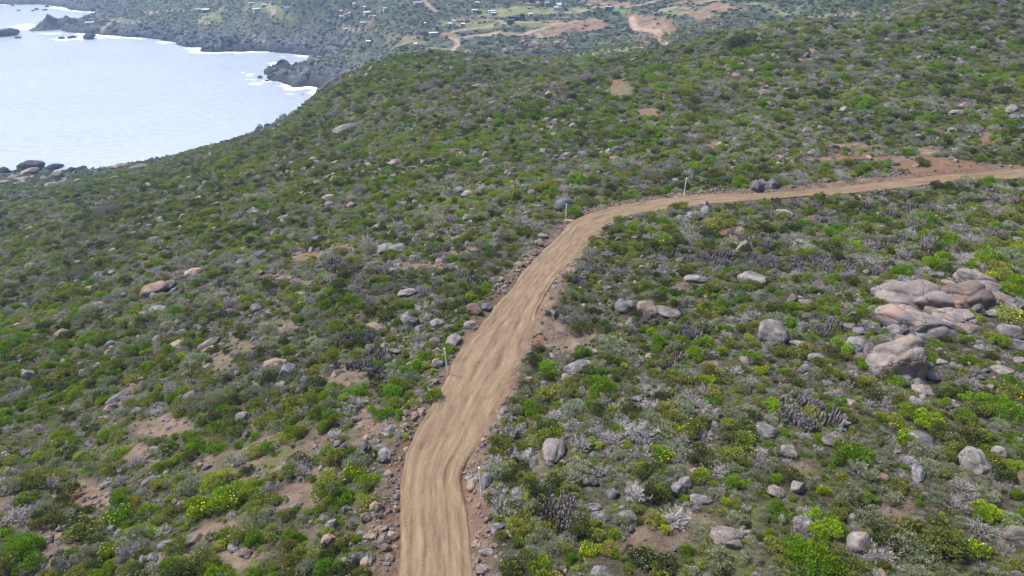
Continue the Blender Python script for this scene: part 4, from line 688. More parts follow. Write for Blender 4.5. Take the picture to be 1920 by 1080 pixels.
GLS = plain('dark_glass', (.03, .035, .045), .15)
HOUSES = [(784, 10, 19, 'white', 'grey', 'long low house with grey roof above the left slope road', 'flat'), (688, 27, 13, 'white', 'white', 'white cottage left of the red earth clearing', 'gable'), (722, 19.5, 7, 'white', 'white', 'small white hut above the red earth clearing', 'flat'), (648, 31, 8, 'white', 'red', 'small house with red roof on the left slope', 'gable'), (655, 28, 6, 'white', 'white', 'white shed beside the red roofed house', 'flat'),
 (662, 45, 8, 'cream', 'dark', 'cream hut with dark roof under the red roofed house', 'flat'), (681, 46, 11, 'white', 'white', 'white house with dark base right of the cream hut', 'flat'), (684, 16.5, 6, 'grey', 'white', 'tiny grey shed above the white cottage', 'flat'), (694, 34, 5, 'white', 'red', 'tiny hut with red roof right under the white cottage', 'gable'), (702, 34, 6, 'white', 'blue', 'tiny pale blue roofed hut near the bent path', 'flat'),
 (795, 44, 8, 'dark', 'dark', 'dark cabin above a small white box', 'flat'), (797, 48, 4, 'white', 'white', 'small white box in front of the dark cabin', 'flat'), (848, 50, 16, 'white', 'white', 'large white two block house in the valley', 'twin'), (868, 49.5, 8, 'cream', 'white', 'white and cream house right of the large white one', 'flat'), (813, 68, 17, 'white', 'white', 'long low white building above the curved road', 'flat'), (691, 82, 9, 'white', 'white', 'lone white hut above the rocky shore slope', 'flat'),
 (820, 54.5, 8, 'green', 'green', 'dark green shed left of the large white house', 'flat'), (895, 9, 8, 'white', 'white', 'white house high on the far slope', 'flat'), (890, 23.5, 11, 'white', 'white', 'white house joined by a dark block', 'flat'), (899, 25.5, 9, 'dark', 'dark', 'dark block joined to a white house', 'flat'), (922, 25, 13, 'white', 'white', 'long white shed on the pale green field', 'flat'), (925, 29, 10, 'grey', 'white', 'low grey shed in front of the long white shed', 'flat'),
 (961, 38, 16, 'dark', 'dark', 'dark blue compound, left wing', 'flat'), (976, 38.5, 18, 'dark', 'dark', 'dark blue compound, right wing', 'twin'), (957, 44, 15, 'green', 'green', 'long dark green shed below the dark compound', 'flat'), (1004, 37.5, 6, 'dark', 'dark', 'small dark hut right of the dark compound', 'flat'), (1009, 34, 12, 'white', 'dark', 'white house with dark roof right of the dark compound', 'gable'), (995, 31, 8, 'cream', 'white', 'cream shed behind the white house with dark roof', 'flat'),
 (1029, 11, 16, 'grey', 'grey', 'grey two storey house on the upper plain', 'twin'), (1048, 12, 9, 'white', 'white', 'white cube house right of the grey two storey one', 'flat'), (1046, 20, 15, 'white', 'white', 'long white house in front of the grey two storey one', 'twin'), (1061, 20.5, 5, 'dark', 'dark', 'small dark box right of the long white house', 'flat'), (996, 4, 11, 'dark', 'grey', 'dark house with pale roof at the top edge', 'flat'), (1141, 18, 13, 'dark', 'grey', 'dark house with white end wall beside the upper track', 'flat'), (1154, 26.5, 13, 'green', 'green', 'dark green barn below the upper track', 'gable'),
 (372, 20.5, 12, 'white', 'white', 'white cabin on the coast plain', 'flat'), (386, 21.5, 14, 'dark', 'white', 'dark house with white roof on the coast plain', 'gable'), (472, 9, 11, 'white', 'white', 'white house above the coast, left of the pale path', 'flat'), (496, 12.5, 10, 'grey', 'white', 'grey cabin beside the pale path', 'flat'), (483, 21, 18, 'white', 'white', 'long white barn below the pale path', 'flat'), (538, 17.5, 12, 'white', 'grey', 'white house right of the pale path', 'flat'), (447, 1.5, 8, 'pink', 'red', 'pink house at the top edge', 'flat'), (603, 3.5, 13, 'grey', 'white', 'pale roofed house near the top edge', 'flat'), (640, 34, 6, 'white', 'white', 'small white hut left of the red roofed house', 'flat'), (169, 46, 17, 'white', 'cream' if False else 'white', 'white barn on the grassy far point', 'flat'), (640, 24, 5, 'grey', 'white', 'tiny grey hut above the red roofed house', 'flat'), (664, 10.5, 6, 'white', 'white', 'tiny white hut near the top of the left slope', 'flat'), (649, 57.5, 5, 'pink', 'white', 'tiny pink hut low on the left slope', 'flat'), (780, 87.5, 5, 'white', 'white', 'tiny white box just behind the hill crest', 'flat'), (963, 1, 12, 'cream', 'white', 'pale house cut by the top edge', 'flat')]
hb = hit([h[0] for h in HOUSES], [h[1] for h in HOUSES], Z)
# terraces: level the plot under each house
for (px, py, w, wl, rf, lab, kind), p in zip(HOUSES, hb):
    _, _, dep = project(p); W = w/F*dep*.88; D = max(W*.5, 3.2); Hh = 2.4 if w < 15 else 2.9; az = math.atan2(p[0], p[1])
    e = bpy.data.objects.new('house', None); C.objects.link(e); e.location = (p[0], p[1], p[2]-.2); e.rotation_euler = (0, 0, -az+rng.uniform(-.35, .35)); tag(e, lab, 'house', 'houses scattered over the far coast plain')
    V, Fc = box(-W/2, W/2, -D/2, D/2, -1.5, Hh); 
    if kind == 'twin':
        V2, F2 = box(-W*.02, W*.42, -D*.2, D*.62, Hh-.1, Hh*1.75); V += V2; Fc += [tuple(i+8 for i in f) for f in F2]
    link('wall', build('wall', V, Fc, [HM[wl]]), parent=e)
    ov = .35
    if kind == 'gable':
        a_, b_ = W/2+ov, D/2+ov; V = [(-a_, -b_, Hh), (a_, -b_, Hh), (a_, b_, Hh), (-a_, b_, Hh), (-a_, 0, Hh+D*.32), (a_, 0, Hh+D*.32)]; Fc = [(0, 1, 5, 4), (3, 4, 5, 2), (0, 4, 3), (1, 2, 5), (0, 3, 2, 1)]
    else:
        V, Fc = box(-W/2-ov, W/2+ov, -D/2-ov, D/2+ov, Hh, Hh+.28)
        if kind == 'twin':
            V2, F2 = box(-W*.02-.25, W*.42+.25, -D*.2-.25, D*.62+.25, Hh*1.75, Hh*1.75+.25); V += V2; Fc += [tuple(i+8 for i in f) for f in F2]
    link('roof', build('roof', V, Fc, [HR[rf]]), parent=e)
    if w > 7:
        nw = max(2, int(W/3.6))
        for i in range(nw):
            x = -W/2+W*(i+.5)/nw
            if i == nw//2: V, Fc = box(x-.5, x+.5, -D/2-.05, -D/2+.1, 0.1, 2.1); link('door', build('door', V, Fc, [HM['wood']]), parent=e)
            else: V, Fc = box(x-.55, x+.55, -D/2-.05, -D/2+.1, 1.0, 1.9); link('window', build('window', V, Fc, [GLS]), parent=e)

# ------------------------------------------------------------------ scatter
used = np.array([u for u in used_rocks])
def clear_of_rocks(x, y, k=.75):
    ok = np.ones(len(x), bool)
    for ux, uy, ur in used: ok &= (x-ux)**2+(y-uy)**2 > (ur*k)**2
    return ok
def jgrid(r0, r1, step, th=R(60)):
    xs = np.arange(-r1, r1, step); X, Y = np.meshgrid(xs, np.arange(0, r1, step)); X = X.ravel()+rng.uniform(-.5, .5, X.size)*step; Y = Y.ravel()+rng.uniform(-.5, .5, Y.size)*step
    d = np.hypot(X, Y); k = (d > r0) & (d < r1) & (np.abs(np.arctan2(X, Y)) < th); X, Y = X[k], Y[k]
    z = gsamp(Z, X, Y); px, py, dep = project(np.stack([X, Y, z], -1)); k = (px > -260) & (px < 2180) & (py > -40) & (py < 1300)
    return X[k], Y[k], z[k], px[k], py[k], dep[k]
def smp(x, y):
    return gsamp(bare, x, y), gsamp(red, x, y), gsamp(RD, x, y), gsamp(SH, x, y)
GAPS = [(1160, 168, 24, 14), (1050, 626, 62, 30), (1215, 212, 22, 8), (1760, 316, 90, 14), (1225, 1010, 70, 24), (870, 1040, 40, 60)]
KN = ['olive', 'fresh', 'dry', 'greygreen', 'lime', 'dark', 'yellow', 'white']
pts = []
for r0, r1, step in [(12, 75, .76), (75, 150, .98), (150, 260, 1.4), (260, 470, 2.0)]:
    x, y, z, px, py, dep = jgrid(r0, r1, step); b_, r_, rd, sh = smp(x, y)
    prob = np.clip(.93-.98*b_-.4*r_, .05 if r1 < 100 else .12, 1)*(rd > 3.0+rng.uniform(0, .8, len(x)))*(sh > 6)
    prob *= .72+.28*sst(-.3, .2, fbm(x, y, 4, 2, 66))
    bl = np.zeros(len(x))
    for B in GAPS:
        bl = np.maximum(bl, splat(x, y, blob(*B, Z)))
    k = (rng.random(len(x)) < prob*(1-bl)) & clear_of_rocks(x, y); x, y, z, px, py, dep = [q[k] for q in (x, y, z, px, py, dep)]
    d = np.hypot(x, y); rgt = sst(0, 25, x)*sst(110, 60, d); left = sst(0, -60, x)*sst(80, 150, d)
    ridge = fbm(x, y, 11, 3, 71)
    rg2 = fbm(x, y, 34, 3, 73); gr = sst(.05, -.35, ridge+.7*rg2); fr = sst(.0, .4, ridge+.5*rg2)
    W = np.stack([.24+.26*left, .08+.30*fr, .10+.26*gr+.16*rgt-.06*left, .20+.22*gr+.06*rgt, .03+.07*fr+.03*left, .09+.14*left*gr, .045*sst(130, 60, d)+.008, .03*sst(120, 60, d)], 1)
    W = np.clip(W, 0, 1); W /= W.sum(1, keepdims=True); kk = (rng.random(len(x))[:, None] > np.cumsum(W, 1)).sum(1).clip(0, 7)
    s = step*np.exp(rng.normal(.18, .38, len(x))).clip(.5, 2.6)*(.72+.6*vn(x/9, y/9, 81))
    s = np.where(np.hypot(x, y) > 260, np.minimum(s, 3.0)*.85, s)
    s = np.where(kk == 4, s*.72, s); vi = np.array([KI[KN[q]][rng.integers(len(KI[KN[q]]))] for q in kk])
    pts.append(np.stack([x, y, z-.03*s, s, vi, px, py, dep], 1))
# hand-placed bushes that stand out
BUSH = [(1382, 86, 34, 'dark'), (1402, 84, 30, 'dark'), (1368, 92, 20, 'olive'), (1415, 94, 28, 'fresh'), (1432, 92, 20, 'dark'), (1455, 84, 16, 'lime'), (1545, 985, 70, 'lime'), (1450, 765, 38, 'lime'), (1360, 938, 24, 'lime'), (1545, 1050, 90, 'fresh'), (1480, 1030, 80, 'fresh'), (1730, 1015, 130, 'olive'), (1850, 958, 60, 'lime'), (1600, 850, 80, 'fresh'), (1380, 808, 68, 'white'), (1830, 1030, 50, 'yellow'), (1740, 785, 60, 'lime'), (1700, 770, 40, 'fresh'), (1575, 648, 44, 'lime'), (1280, 805, 60, 'yellow'), (1240, 850, 50, 'yellow'), (1480, 540, 40, 'greygreen'),
        (1225, 885, 60, 'dark'), (1190, 925, 50, 'dry'), (1245, 985, 34, 'lime'), (1100, 990, 70, 'dark'), (1000, 1000, 70, 'olive'), (1050, 1020, 60, 'greygreen'), (965, 880, 60, 'dark'), (925, 935, 30, 'white'), (995, 768, 36, 'fresh'), (1030, 740, 50, 'olive'), (1075, 765, 46, 'greygreen'), (1105, 760, 22, 'fresh'), (1020, 690, 44, 'fresh'), (1110, 710, 34, 'fresh'), (1210, 790, 60, 'greygreen'), (905, 885, 14, 'lime'), (1240, 1060, 60, 'white'), (1205, 1040, 60, 'white'), (1320, 1000, 60, 'greygreen'), (1150, 650, 50, 'greygreen'), (1075, 610, 60, 'dry'),
        (475, 915, 60, 'fresh'), (355, 905, 60, 'greygreen'), (150, 990, 50, 'white'), (120, 1055, 34, 'white'), (90, 975, 60, 'dark'), (40, 1040, 90, 'fresh'), (225, 940, 44, 'fresh'), (125, 925, 50, 'dark'), (555, 880, 60, 'dry'), (510, 790, 60, 'olive'), (740, 735, 50, 'fresh'), (785, 685, 30, 'lime'), (660, 1070, 60, 'dark'), (560, 1050, 90, 'olive'), (610, 920, 50, 'fresh'), (760, 1060, 1, 'fresh'), (775, 690, 40, 'fresh'), (810, 740, 36, 'fresh'), (765, 875, 1, 'lime'), (690, 895, 44, 'fresh'), (765, 878, 1, 'lime'), (762, 816, 16, 'lime'), (400, 1010, 30, 'white'), (225, 845, 40, 'fresh'), (720, 775, 36, 'fresh'), (1770, 480, 40, 'yellow'), (1895, 590, 50, 'yellow'), (1910, 540, 60, 'fresh'), (1870, 510, 60, 'yellow'), (1885, 640, 24, 'fresh'), (1870, 640, 30, 'fresh'), (1850, 760, 70, 'fresh'), (1895, 740, 50, 'yellow')]
BUSH = [b for b in BUSH if b[2] > 2]+[(1392, 82, 46, 'dark'), (1378, 86, 40, 'dark')]
bs = []
for px, py, w, kd in BUSH:                  # big thickets are several plants grown together
    if w < 56 or py < 100: bs.append((px, py, w, kd)); continue
    for q in range(4): bs.append((px+w*.27*math.cos(q*1.57+px), py+w*.16*math.sin(q*1.57+px), w*rng.uniform(.5, .66), kd if q else {'lime': 'fresh', 'fresh': 'olive', 'olive': 'greygreen', 'dark': 'olive'}.get(kd, 'olive')))
BUSH = bs
bb = hit([b[0] for b in BUSH], [b[1]+b[2]*.18 for b in BUSH], Z); _, _, bd = project(bb)
extra = []
for (px, py, w, kd), p, dep in zip(BUSH, bb, bd):
    vi = KI[kd][int(px) % len(KI[kd])]; extra.append((p[0], p[1], p[2], w/F*dep*1.2, vi, px, py, dep))
extra = np.array(extra)
pts = np.vstack(pts)
small = []
for r0, r1, step, ks in [(12, 62, .36, (.18, .5)), (62, 120, .60, (.25, .65)), (120, 210, 1.0, (.4, 1.0)), (210, 400, 1.9, (.7, 1.6))]:   # herbs and tufts between the shrubs
    x, y, z, px, py, dep = jgrid(r0, r1, step); b_, r_, rd, sh = smp(x, y)
    k = (rng.random(len(x)) < np.clip(.62-.52*b_, .06, 1)*(.3+.7*sst(-.25, .2, fbm(x, y, 2.2, 3, 67)))) & (rd > 2.7) & clear_of_rocks(x, y)
    for B in GAPS: k &= rng.random(len(x)) > .9*splat(x, y, blob(*B, Z))
    x, y, z, px, py, dep = [q[k] for q in (x, y, z, px, py, dep)]
    kk = rng.choice(8, len(x), p=[.24, .20, .22, .24, .05, .03, .02, 0]); vi = np.array([KI[KN[q]][rng.integers(len(KI[KN[q]]))] for q in kk]); s = rng.uniform(ks[0], ks[1], len(x))
    small.append(np.stack([x, y, z-.02, s, vi, px, py, dep], 1))
pts = np.vstack([pts]+small)
keep = np.ones(len(pts), bool)
for e in extra: keep &= (pts[:, 0]-e[0])**2+(pts[:, 1]-e[1])**2 > (e[3]*.38)**2
pts = np.vstack([extra, pts[keep]])
print('shrubs', len(pts))

def fill_landmark_label(px, py, adj, noun, book):
    L = min(landmarks, key=lambda l: (l[0]-px)**2+((l[1]-py)*1.3)**2); dx, dy = px-L[0], py-L[1]
    a = math.degrees(math.atan2(-dy, dx)) % 360; s = ['right of', 'upper right of', 'above', 'upper left of', 'left of', 'lower left of', 'below', 'lower right of'][int((a+22.5)//45) % 8]
    book.setdefault((adj, noun, s, L[2]), []).append((math.hypot(dx, dy), len(book)))
    return (adj, noun, s, L[2]), math.hypot(dx, dy)
ORD = ['', 'second ', 'third ', 'fourth ', 'fifth ', 'sixth ', 'seventh ', 'eighth ', 'ninth ', 'tenth ', 'eleventh ', 'twelfth ', 'thirteenth ', 'fourteenth ', 'fifteenth ', 'sixteenth ']
def label_all(items, cat_, group):
    """items: (obj, px, py, adjective, noun)"""
    books = {}
    for o, px, py, adj, noun in items:
        key, dd = fill_landmark_label(px, py, adj, noun, {}); books.setdefault(key, []).append((dd, o))
    for (adj, noun, s, ph), lst in books.items():
        lst.sort(key=lambda t: t[0]); w = ph.split()
        for i, (dd, o) in enumerate(lst):
            if len(lst) == 1: t = f'{adj} {noun} {s} the {ph}'
            else: t = f'{ORD[i] if i < len(ORD) else str(i+1)+"th "}closest {adj} {noun} {s} the {ph}'
            tag(o, t, cat_, group)
def gn_scatter(name, P, rot, scl, var, sources, kind='stuff'):
    me = bpy.data.meshes.new(name); me.vertices.add(len(P)); me.vertices.foreach_set('co', np.asarray(P, np.float32).ravel())
    for k, v in (('rot', rot), ('scl', scl)):
        a = me.attributes.new(k, 'FLOAT_VECTOR', 'POINT'); a.data.foreach_set('vector', np.asarray(v, np.float32).ravel())
    a = me.attributes.new('var', 'INT', 'POINT'); a.data.foreach_set('value', np.asarray(var, np.int32))
    o = bpy.data.objects.new(name, me); C.objects.link(o); o['kind'] = 'stuff'
    g = bpy.data.node_groups.new(name, 'GeometryNodeTree'); g.interface.new_socket('Geometry', in_out='INPUT', socket_type='NodeSocketGeometry'); g.interface.new_socket('Geometry', in_out='OUTPUT', socket_type='NodeSocketGeometry')
    gi = g.nodes.new('NodeGroupInput'); go = g.nodes.new('NodeGroupOutput'); j = g.nodes.new('GeometryNodeJoinGeometry'); g.links.new(j.outputs[0], go.inputs[0])
    def na(nm, tp):
        q = g.nodes.new('GeometryNodeInputNamedAttribute'); q.data_type = tp; q.inputs[0].default_value = nm; return q.outputs[0]
    vr, rt, sl_ = na('var', 'INT'), na('rot', 'FLOAT_VECTOR'), na('scl', 'FLOAT_VECTOR'); er = g.nodes.new('FunctionNodeEulerToRotation'); g.links.new(rt, er.inputs[0])
    for i, objs in sources:
        cp = g.nodes.new('FunctionNodeCompare'); cp.data_type = 'INT'; cp.operation = 'EQUAL'; g.links.new(vr, cp.inputs[2]); cp.inputs[3].default_value = i
        for so2 in objs:
            oi = g.nodes.new('GeometryNodeObjectInfo'); oi.inputs[0].default_value = so2; oi.transform_space = 'ORIGINAL'
            try: oi.inputs[1].default_value = False
            except Exception: pass
            ip = g.nodes.new('GeometryNodeInstanceOnPoints'); g.links.new(gi.outputs[0], ip.inputs[0]); g.links.new(cp.outputs[0], ip.inputs['Selection'])
            g.links.new(oi.outputs['Geometry'], ip.inputs['Instance']); g.links.new(er.outputs[0], ip.inputs['Rotation']); g.links.new(sl_, ip.inputs['Scale']); g.links.new(ip.outputs[0], j.inputs[0])
    md = o.modifiers.new('scatter', 'NODES'); md.node_group = g; return o

def visible(P):                             # not hidden behind a hill
    P = np.asarray(P); ok = np.ones(len(P), bool)
    for t in np.linspace(.3, .985, 40):
        q = P*t; q[:, 2] = CAMZ+(P[:, 2]+.8-CAMZ)*t; ok &= q[:, 2] > gsamp(Z, q[:, 0], q[:, 1])-.1
    return ok
# ---- individuals: the shrubs that show largest
psz = pts[:, 3]/pts[:, 7]*F; inf = (pts[:, 5] > 0) & (pts[:, 5] < 1920) & (pts[:, 6] > 8) & (pts[:, 6] < 1075)
rank = np.argsort(-(psz*inf)); NI = 290; need = []
first = {}
ind = list(rank[:NI]); 
for v in range(len(SHR)):
    if not any(int(pts[i, 4]) == v for i in ind):
        c = [i for i in rank if int(pts[i, 4]) == v][:1]; ind += c
items = []; srcobj = {}
rts = np.stack([rng.normal(0, .07, len(pts)), rng.normal(0, .07, len(pts)), rng.uniform(0, 6.28, len(pts))], 1)
hs = rng.uniform(.75, 1.25, len(pts)); scs = np.stack([pts[:, 3], pts[:, 3]*rng.uniform(.85, 1.15, len(pts)), pts[:, 3]*hs*.92], 1)
for i in ind:
    x, y, z, s, v, px, py, dep = pts[i]; v = int(v); kd, fm, fl, w = SHR[v]
    o = link('shrub', fm, (x, y, z), tuple(rts[i]), tuple(scs[i])); srcobj.setdefault(v, o)
    if fl:
        c = link('flowers', fl, parent=o); c['kind'] = 'stuff'; first.setdefault(v, c)
    big = 'large' if psz[i] > 70 else ('medium' if psz[i] > 48 else 'small')
    items.append((o, px, py, w, 'shrub'))
label_all(items, 'shrub', 'shrubs covering the hillside')
rest = np.ones(len(pts), bool); rest[ind] = False
vis = visible(pts[:, :3]) | (np.hypot(pts[:, 0], pts[:, 1]) < 60)
rest &= vis; Pr = pts[rest]; print('visible shrubs', len(Pr))
gn_scatter('distant_scrub', Pr[:, :3], rts[rest], scs[rest], Pr[:, 4].astype(int), [(v, [srcobj[v]]+([first[v]] if v in first else [])) for v in srcobj])

# ---- cactus clumps
CC = [(1230, 470, 60, 14, 16), (1360, 490, 70, 16, 18), (1460, 500, 60, 16, 14), (1560, 500, 70, 16, 20), (1640, 470, 90, 18, 26), (1760, 460, 90, 18, 24), (1840, 440, 60, 16, 14), (1560, 420, 120, 16, 24), (1740, 395, 110, 14, 22), (1420, 455, 70, 12, 12), (1080, 510, 30, 16, 10), (1110, 500, 30, 10, 6), (1870, 370, 40, 12, 8), (1520, 385, 100, 8, 12), (650, 510, 60, 12, 16), (720, 520, 50, 12, 10), (470, 400, 60, 12, 4), (395, 525, 40, 14, 9), (400, 580, 50, 12, 8), (840, 470, 30, 8, 5), (910, 480, 30, 10, 5), (880, 525, 24, 8, 4), (640, 630, 50, 25, 8), (690, 640, 40, 30, 10), (660, 690, 60, 20, 6), (1500, 770, 40, 26, 7), (1535, 790, 40, 20, 5), (1560, 620, 40, 14, 4), (1290, 620, 50, 16, 7), (1260, 680, 24, 12, 3), (1040, 965, 34, 22, 4), (1075, 1000, 30, 24, 3), (560, 865, 20, 20, 2), (1050, 390, 30, 6, 2), (800, 470, 20, 6, 2), (700, 300, 60, 10, 4), (1120, 120, 60, 10, 3), (1620, 235, 60, 14, 6), (1330, 245, 30, 6, 3), (1450, 320, 20, 6, 3), (1760, 340, 60, 5, 3), (780, 118, 60, 10, 4)]
cp_ = []
for cx, cy, rx, ry, nn in CC:
    for _ in range(nn): cp_.append((cx+rng.normal()*rx*.5, cy+rng.normal()*ry*.55, rng.uniform(.8, 1.45)))
cp_ = np.array(cp_); cb = hit(cp_[:, 0], cp_[:, 1], Z); _, _, cdp = project(cb); okc = (gsamp(RD, cb[:, 0], cb[:, 1]) > 3.6)
items = []; order = np.argsort(-cp_[:, 2]/cdp); cnt = 0
for i in order:
    if not okc[i] or cnt >= 298 or cp_[i, 0] < 5 or cp_[i, 0] > 1915: continue
    v = int(rng.integers(4)) if rng.random() < .6 else (0 if rng.random() < .5 else 3); s = cp_[i, 2]; p = cb[i]
    if 1240 < cp_[i, 0] < 1285 and 660 < cp_[i, 1] < 700: v = 2
    o = link('cactus_clump', CACT[v], (p[0], p[1], p[2]), (rng.normal()*.05, rng.normal()*.05, rng.uniform(0, 6.28)), (s, s, s*.85)); cnt += 1
    items.append((o, cp_[i, 0], cp_[i, 1], 'rust tipped' if v == 2 else 'grey', 'cactus clump'))
label_all(items, 'cactus', 'clumps of columnar cacti on the hillside'); print('cacti', cnt)

# ---- loose stones
rp = []
for r0, r1, step, pr in [(14, 60, .70, .55), (60, 110, 1.0, .6), (110, 200, 1.7, .42), (200, 420, 3.8, .17)]:
    x, y, z, px, py, dep = jgrid(r0, r1, step); b_, r_, rd, sh = smp(x, y); cl = fbm(x, y, 8, 3, 55)
    gap = np.zeros(len(x))
    for B in [(1160, 168, 24, 14), (1050, 626, 50, 26), (1215, 212, 22, 8), (1760, 318, 85, 12)]: gap = np.maximum(gap, splat(x, y, blob(*B, Z)))
    p_ = pr*(.25+2.6*sst(0, .45, cl)+.6*b_)*(rd > 2.9)*(1-gap); k = (rng.random(len(x)) < p_) & (sh > 3) & clear_of_rocks(x, y, .9)
    x, y, z, px, py, dep = [q[k] for q in (x, y, z, px, py, dep)]; s = (step*.46*np.exp(rng.normal(0, .55, len(x)))).clip(.12, 2.6); s = np.where(np.hypot(x, y) < 70, np.minimum(s, 1.05), s)
    tone = rng.choice([0, 1, 2, 3], len(x), p=[.52, .33, .11, .04]); rp.append(np.stack([x, y, z, s, tone, px, py, dep], 1))
# verge rubble along the left edge of the track, thinner on the right
for side, npt, (lo, hi) in (( -1, 5200, (2.15, 4.3)), (1, 3600, (2.1, 3.6))):
    q = rng.integers(3, len(ROAD_S)-3, npt); d_ = rng.uniform(lo, hi, npt)*1.0; t = RC[q+2]-RC[q-2]; t /= np.linalg.norm(t, axis=1, keepdims=True); nn = np.stack([t[:, 1], -t[:, 0]], 1)*side
    w_ = RW[q]*.5; P2 = RC[q]+nn*(w_+rng.gamma(1.6, .55, npt)*(1+1.0*(ROAD_S[q] < 20)*(side < 0)*vn(ROAD_S[q]*.2, ROAD_S[q]*0, 6)*1.6)+.05)[:, None]; dens = vn(ROAD_S[q]*.12, ROAD_S[q]*0+side, 5)
    k = rng.random(npt) < np.clip(dens*2.2-.7, .04, 1)
    k &= ~((ROAD_S[q] > ROAD_S[-1]*.70) & (side < 0) & (rng.random(npt) < .85))
    if side < 0: k |= (ROAD_S[q] < 18) & (rng.random(npt) < .8)
    P2 = P2[k]; z = gsamp(Z, P2[:, 0], P2[:, 1]); px, py, dep = project(np.stack([P2[:, 0], P2[:, 1], z], -1))
    s = (.19*np.exp(rng.normal(0, .6, len(P2)))).clip(.06, .8); tone = rng.choice([0, 1, 2, 3], len(P2), p=[.08, .20, .50, .22]); kk = (px > -50) & (px < 1970) & (py < 1200)
    rp.append(np.stack([P2[:, 0], P2[:, 1], z, s, tone, px, py, dep], 1)[kk])
# rubble heaps beyond the hill and rocky far coast
def far_pts(lst, n, smin, smax, tones):
    for (px, py, rx, ry) in lst:
        a = rng.uniform(0, 6.283, n); r = np.sqrt(rng.random(n)); p = hit(px+rx*r*np.cos(a), py+ry*r*np.sin(a), Z); x_, y_, dep = project(p)
        rp.append(np.stack([p[:, 0], p[:, 1], p[:, 2], rng.uniform(smin, smax, n), rng.choice([0, 1, 2, 3], n, p=tones), x_, y_, dep], 1))
far_pts([(1207, 74, 16, 14)], 330, .9, 2.3, [.1, .35, .45, .1]); far_pts([(1360, 48, 24, 7), (1410, 52, 30, 7), (1345, 38, 10, 5)], 90, .8, 2.2, [.15, .35, .4, .1])
far_pts([(990, 78, 14, 12), (1003, 88, 10, 8), (955, 95, 10, 6), (1050, 80, 10, 6), (880, 100, 10, 4)], 26, 1.4, 4.5, [.1, .3, .3, .3]); far_pts([(1150, 55, 14, 8), (1130, 80, 30, 10), (1060, 95, 40, 8), (1160, 78, 20, 8)], 26, .9, 2.6, [.3, .4, .2, .1]); far_pts([(880, 38, 8, 4), (780, 65, 6, 3)], 8, 2, 5, [.6, .4, 0, 0])
x, y, z, px, py, dep = jgrid(430, 1300, 7.0); sh = gsamp(SH, x, y); k = (rng.random(len(x)) < np.clip(.95*np.exp(-np.maximum(sh-30, 0)/110)*(.25+.75*sst(-.2, .3, fbm(x, y, 60, 3, 5)))+.05, 0, 1)*sst(720, 560, px+0*py)**.6+.03) & (sh > 1)
x, y, z, px, py, dep, sh = [q[k] for q in (x, y, z, px, py, dep, sh)]
s = rng.uniform(2.2, 6.5, len(x))*(.7+.7*np.exp(-sh/25)); coast_r = np.stack([x, y, z, s, np.where(sh < 22, np.where(rng.random(len(x)) < .6, 4, 0), rng.choice([0, 0, 1, 3], len(x))), px, py, dep], 1); rp.append(coast_r)
rp = np.vstack(rp); rp = rp[visible(rp[:, :3]) | (np.hypot(rp[:, 0], rp[:, 1]) < 60)]; print('stones', len(rp))
TN = ['grey', 'mixed', 'tan', 'red', 'dark']
NB_ = max(0, 297-len(ROCKOBJ)); psz = rp[:, 3]/rp[:, 7]*F; inf = (rp[:, 5] > 4) & (rp[:, 5] < 1916) & (rp[:, 6] > 110) & (rp[:, 6] < 1076); rk = np.argsort(-(psz*inf)); ii = set(rk[:NB_].tolist())
rrt = np.stack([rng.normal(0, .25, len(rp)), rng.normal(0, .25, len(rp)), rng.uniform(0, 6.28, len(rp))], 1); rsc = np.stack([rp[:, 3], rp[:, 3]*rng.uniform(.6, 1, len(rp)), rp[:, 3]*rng.uniform(.45, .85, len(rp))], 1); rvk = rng.integers(0, 10, len(rp)); rp[:, 2] += rsc[:, 2]*.08
TNW = dict(grey='grey', mixed='brown grey', tan='tan', red='reddish', dark='dark')
items = [(o, b[0], b[1], TNW[b[4]], 'boulder') for b, o in ROCKOBJ if not b[7]]
for i in ii:
    o = link('boulder', RMESH[(int(rvk[i]), TN[int(rp[i, 4])])], tuple(rp[i, :3]), tuple(rrt[i]), tuple(rsc[i])); items.append((o, rp[i, 5], rp[i, 6], TNW[TN[int(rp[i, 4])]], 'boulder'))
label_all(items, 'boulder', 'boulders scattered over the hillside')
# sources: stuff uses boulder objects of each shape/tone
srcs = {}
for o in C.objects:
    if o.name.startswith('boulder') or o.name.startswith('sea_rock'): srcs.setdefault(o.data.name, o)
avail = {}
for (k, t), me in RMESH.items():
    if me.name in srcs: avail.setdefault(t, []).append(srcs[me.name])
lst = []; vmap = {}
for t in TN:
    vmap[t] = []
    for o in avail.get(t, []): vmap[t].append(len(lst)); lst.append(o)
rm = np.ones(len(rp), bool); rm[list(ii)] = False
vv = np.array([vmap[TN[int(t)]][int(k) % len(vmap[TN[int(t)]])] for t, k in zip(rp[rm, 4], rvk[rm])])
gn_scatter('loose_stones', rp[rm, :3], rrt[rm], rsc[rm], vv, [(i, [o]) for i, o in enumerate(lst)])

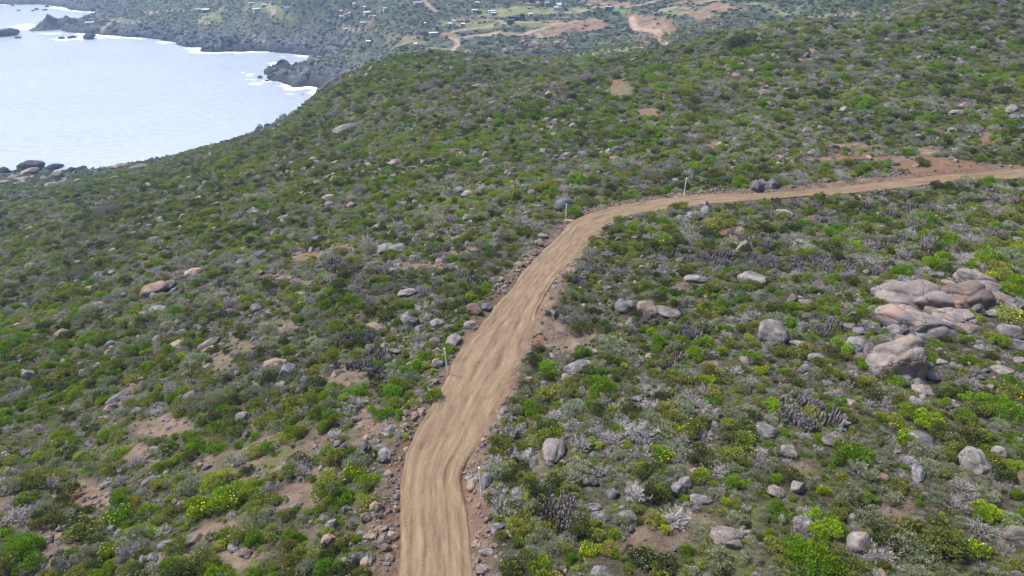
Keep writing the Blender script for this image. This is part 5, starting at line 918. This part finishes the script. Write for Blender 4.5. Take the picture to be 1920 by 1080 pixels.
# ---- far scrub on the coast plain
def clump(name, seed, m):
    rs = np.random.default_rng(seed); n = 260; a = sph(n, rs); a[:, 2] = np.abs(a[:, 2])*.8; P = a*rs.uniform(.3, .5, n)[:, None]*(1+.3*rs.normal(size=(n, 1))*.5); V, Fq = cards(P, a+rs.normal(size=a.shape)*.5, .16, .13, rs)
    return build(name, V, Fq, [m], None, False, np.repeat(rs.random(n), 4))
M_FA = leafmat('far_scrub_leaf', [(.1, (.032, .044, .032)), (.5, (.065, .08, .052)), (1, (.14, .15, .10))], 0)
fs = [clump('far_clump_%d' % i, 300+i, M_FA) for i in range(3)]
x, y, z, px, py, dep = jgrid(330, 1300, 3.7); sh = gsamp(SH, x, y); tr, fg_, fb_ = gsamp(track, x, y), gsamp(fgr, x, y), gsamp(fbr, x, y)
dens = np.clip(.62+.5*fbm(x, y, 45, 4, 88), .05, .95)*(tr < .1)*(1-.93*fg_)*(1-.85*fb_)*(sh > 14)*sst(330, 420, np.hypot(x, y)); k = rng.random(len(x)) < dens
x, y, z, px, py = [q[k] for q in (x, y, z, px, py)]; k = visible(np.stack([x, y, z], 1)); x, y, z, px, py = [q[k] for q in (x, y, z, px, py)]
s = rng.uniform(1.3, 3.2, len(x))*np.exp(rng.normal(0,.25,len(x))); print('far scrub', len(x))
fo = []
for q in range(3):
    j_ = int(np.argmin((px-(900+150*q))**2+(py-85)**2)); o = link('far_bush', fs[q], (x[j_], y[j_], z[j_]), (0, 0, q), (5.5, 5.5, 4)); fo.append(o)
    tag(o, ['dark green bush behind the hill crest, below the cleared slope', 'dark green bush on the hidden valley side beyond the crest', 'dark green bush beside the pale green field past the crest'][q], 'bush', 'bushes on the far plain')
gn_scatter('far_scrub', np.stack([x, y, z], 1), np.stack([x*0, y*0, rng.uniform(0, 6.28, len(x))], 1), np.stack([s, s, s*.62], 1), rng.integers(0, 3, len(x)), [(q, [fo[q]]) for q in range(3)])

# ------------------------------------------------------------------ haze
V, Fc = box(-3600, 3600, -60, 3200, -14, 190); hm = bpy.data.materials.new('thin_sea_haze'); hm.use_nodes = True; nt = hm.node_tree; nt.nodes.clear()
ho = nt.nodes.new('ShaderNodeOutputMaterial'); pv = nt.nodes.new('ShaderNodeVolumePrincipled'); pv.inputs['Color'].default_value = (.45, .65, 1, 1); pv.inputs['Density'].default_value = .00025; pv.inputs['Anisotropy'].default_value = .2
nt.links.new(pv.outputs[0], ho.inputs['Volume']); hz = link('haze', build('haze', V, Fc, [hm])); hz['kind'] = 'stuff'
